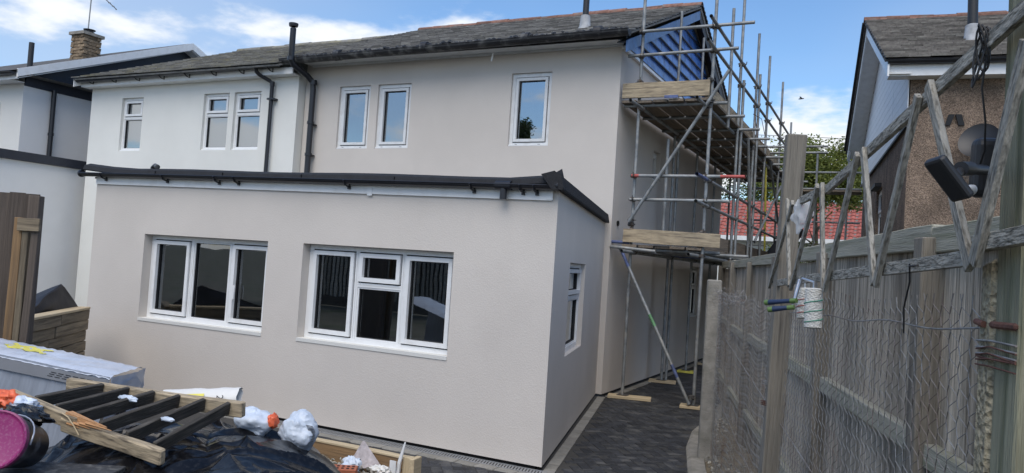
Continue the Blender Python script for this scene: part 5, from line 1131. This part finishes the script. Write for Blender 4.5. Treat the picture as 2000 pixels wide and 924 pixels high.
# ================================================================== trees and garden behind
def tree(name, label, base, h, crown, n_leaf, lm, leaf, seed, trunk_r=.12, conical=False, cz=.55):
    t = thing(name, label, "tree", base, None); rnd = random.Random(seed); bx, by, bz = base
    tk = MB(); top = Vector((bx+rnd.uniform(-.3,.3), by, bz+h*.8)); b0 = Vector(base)
    tk.tube([b0, b0.lerp(top,.4)+Vector((rnd.uniform(-.1,.1),0,0)), top], [trunk_r, trunk_r*.7, trunk_r*.2], BARK, 8)
    limbs = []
    for k in range(14):
        f = rnd.uniform(.3,.85); p = b0.lerp(top, f); a = rnd.random()*6.28; l = crown[0]*rnd.uniform(.5,.9)*(1.15-f*.6); e = p+Vector((math.cos(a)*l, math.sin(a)*l, l*rnd.uniform(.3,.9))); limbs.append((p, e)); tk.tube([p, p.lerp(e,.5)+Vector((0,0,.08)), e], [trunk_r*.35, trunk_r*.22, .01], BARK, 5)
    tk.build("trunk", t, True)
    cr_ = MB(); cr_.mats = [lm]; cl = []
    for k in range(70):
        if conical: f = rnd.random()**.8; rr_ = crown[0]*(1-f)**.7*math.sqrt(rnd.random()); a = rnd.random()*6.28; c = Vector((bx+rr_*math.cos(a), by+rr_*math.sin(a), bz+h*(.12+.86*f))); cl.append((c, crown[0]*.34))
        else:
            while True:
                d = Vector((rnd.uniform(-1,1), rnd.uniform(-1,1), rnd.uniform(-1,1)))
                if .35 < d.length < 1: break
            c = Vector((bx, by, bz+h*cz))+Vector((d.x*crown[0], d.y*crown[0], d.z*crown[1])); cl.append((c, crown[0]*rnd.uniform(.16,.34)))
    for k in range(n_leaf):
        c, r = cl[rnd.randrange(len(cl))]; p = c+Vector([max(-1.7,min(1.7,rnd.gauss(0,1))) for _ in range(3)])*r*.6
        a = Vector((rnd.gauss(0,1), rnd.gauss(0,1), rnd.gauss(0,.6))).normalized(); b = a.cross(Vector((rnd.gauss(0,1), rnd.gauss(0,1), rnd.gauss(0,1)))).normalized(); s = leaf*rnd.uniform(.6,1.3); k0 = len(cr_.v)
        cr_.v += [tuple(p-a*s), tuple(p+b*s*.5), tuple(p+a*s), tuple(p-b*s*.5)]; cr_.f.append((k0,k0+1,k0+2,k0+3)); cr_.m.append(0)
    stuff(cr_.build("crown", t)); return t
tree("broadleaf_tree", "loose fresh green tree rising behind the tall timber post", (.25,24,GZ), 7.0, (1.75,1.2), 24000, LEAF, .06, 1, cz=.83)
tree("broadleaf_tree", "yellow green tree beyond the red roof, partly hidden by the scaffold's far end", (-2.6,39,GZ), 9.6, (2.6,2.6), 8000, LEAF, .09, 2, cz=.72)
tree("broadleaf_tree", "dark tree seen under the scaffold deck, beyond the red roof", (-6.2,40,GZ), 8.6, (3.0,2.2), 7000, LEAFD, .09, 3, cz=.8)
tree("garden_shrub", "leafy green shrub behind the fence beside the tall timber post", (.62,12.8,GZ), 2.7, (.6,.9), 6500, IVY, .04, 4, trunk_r=.05, cz=.72)
tree("garden_shrub", "leafy green shrub between the fence and the pebbledashed house", (1.35,11.6,GZ), 2.75, (.5,.8), 5500, IVY, .04, 5, trunk_r=.05, cz=.7)
tree("garden_shrub", "small green shrub low behind the fence near the scaffold", (-.1,15.5,GZ), 2.9, (.7,1.0), 3000, IVY, .045, 6, trunk_r=.05, cz=.65)
# what the windows mirror: the garden behind the camera
bf = thing("garden_shed_fence", "dark ribbed fence closing the garden, mirrored in the lower windows", "fence", (-6,-15,GZ))
for k in range(150):
    x = -17+k*.17; b = MB(); b.box(x,x+.10,-15.03,-15,GZ,2.7,FENCEW); b.build("board", bf)
b = MB(); b.box(-17,8.6,-15.0+.001,-14.97+.03,GZ,.3,BROWNW); b.f = b.f[:]; b.build("gravel_board", bf)
b = MB(); b.box(-17,8.6,-15.10,-15.035,GZ,2.62,TARRED); b.build("backing", bf)
tree("tall_garden_tree", "narrow dark tree behind the garden, mirrored in the single upper window", (-13.0,-17,GZ), 8.5, (1.15,3.5), 9000, LEAFD, .085, 8, conical=True)
# overhead cables and a bird
for k, (z0, z1) in enumerate(((8.43,8.2),(7.9,7.8))):
    b = MB(); b.tube([(-12+i*2.0, 30, z0+(z1-z0)*(i-5)/2+.0-.35*(1-((i-8)/8)**2)*.2) for i in range(17)], .012, CABLE, 5); o = b.build("overhead_cable"); tag(o, ["upper overhead cable crossing the sky by the right house","lower overhead cable crossing the sky by the right house"][k], "cable", "overhead cables")
b = MB(); c = Vector((-.141,19.70,7.713)); b.tube([c+Vector((-.09,0,-.01)), c+Vector((-.04,0,.0)), c+Vector((.05,0,.005)), c+Vector((.09,0,0))], [.006,.022,.02,.005], GADGET, 8)
for s in (-1,1): b.face([c+Vector((-.02,0,.01)), c+Vector((.03,0,.01)), c+Vector((.0,s*.1,.05)), c+Vector((-.04,s*.22,.015))], GADGET)
tag(b.build("flying_bird"), "small dark bird flying in the blue sky", "bird")
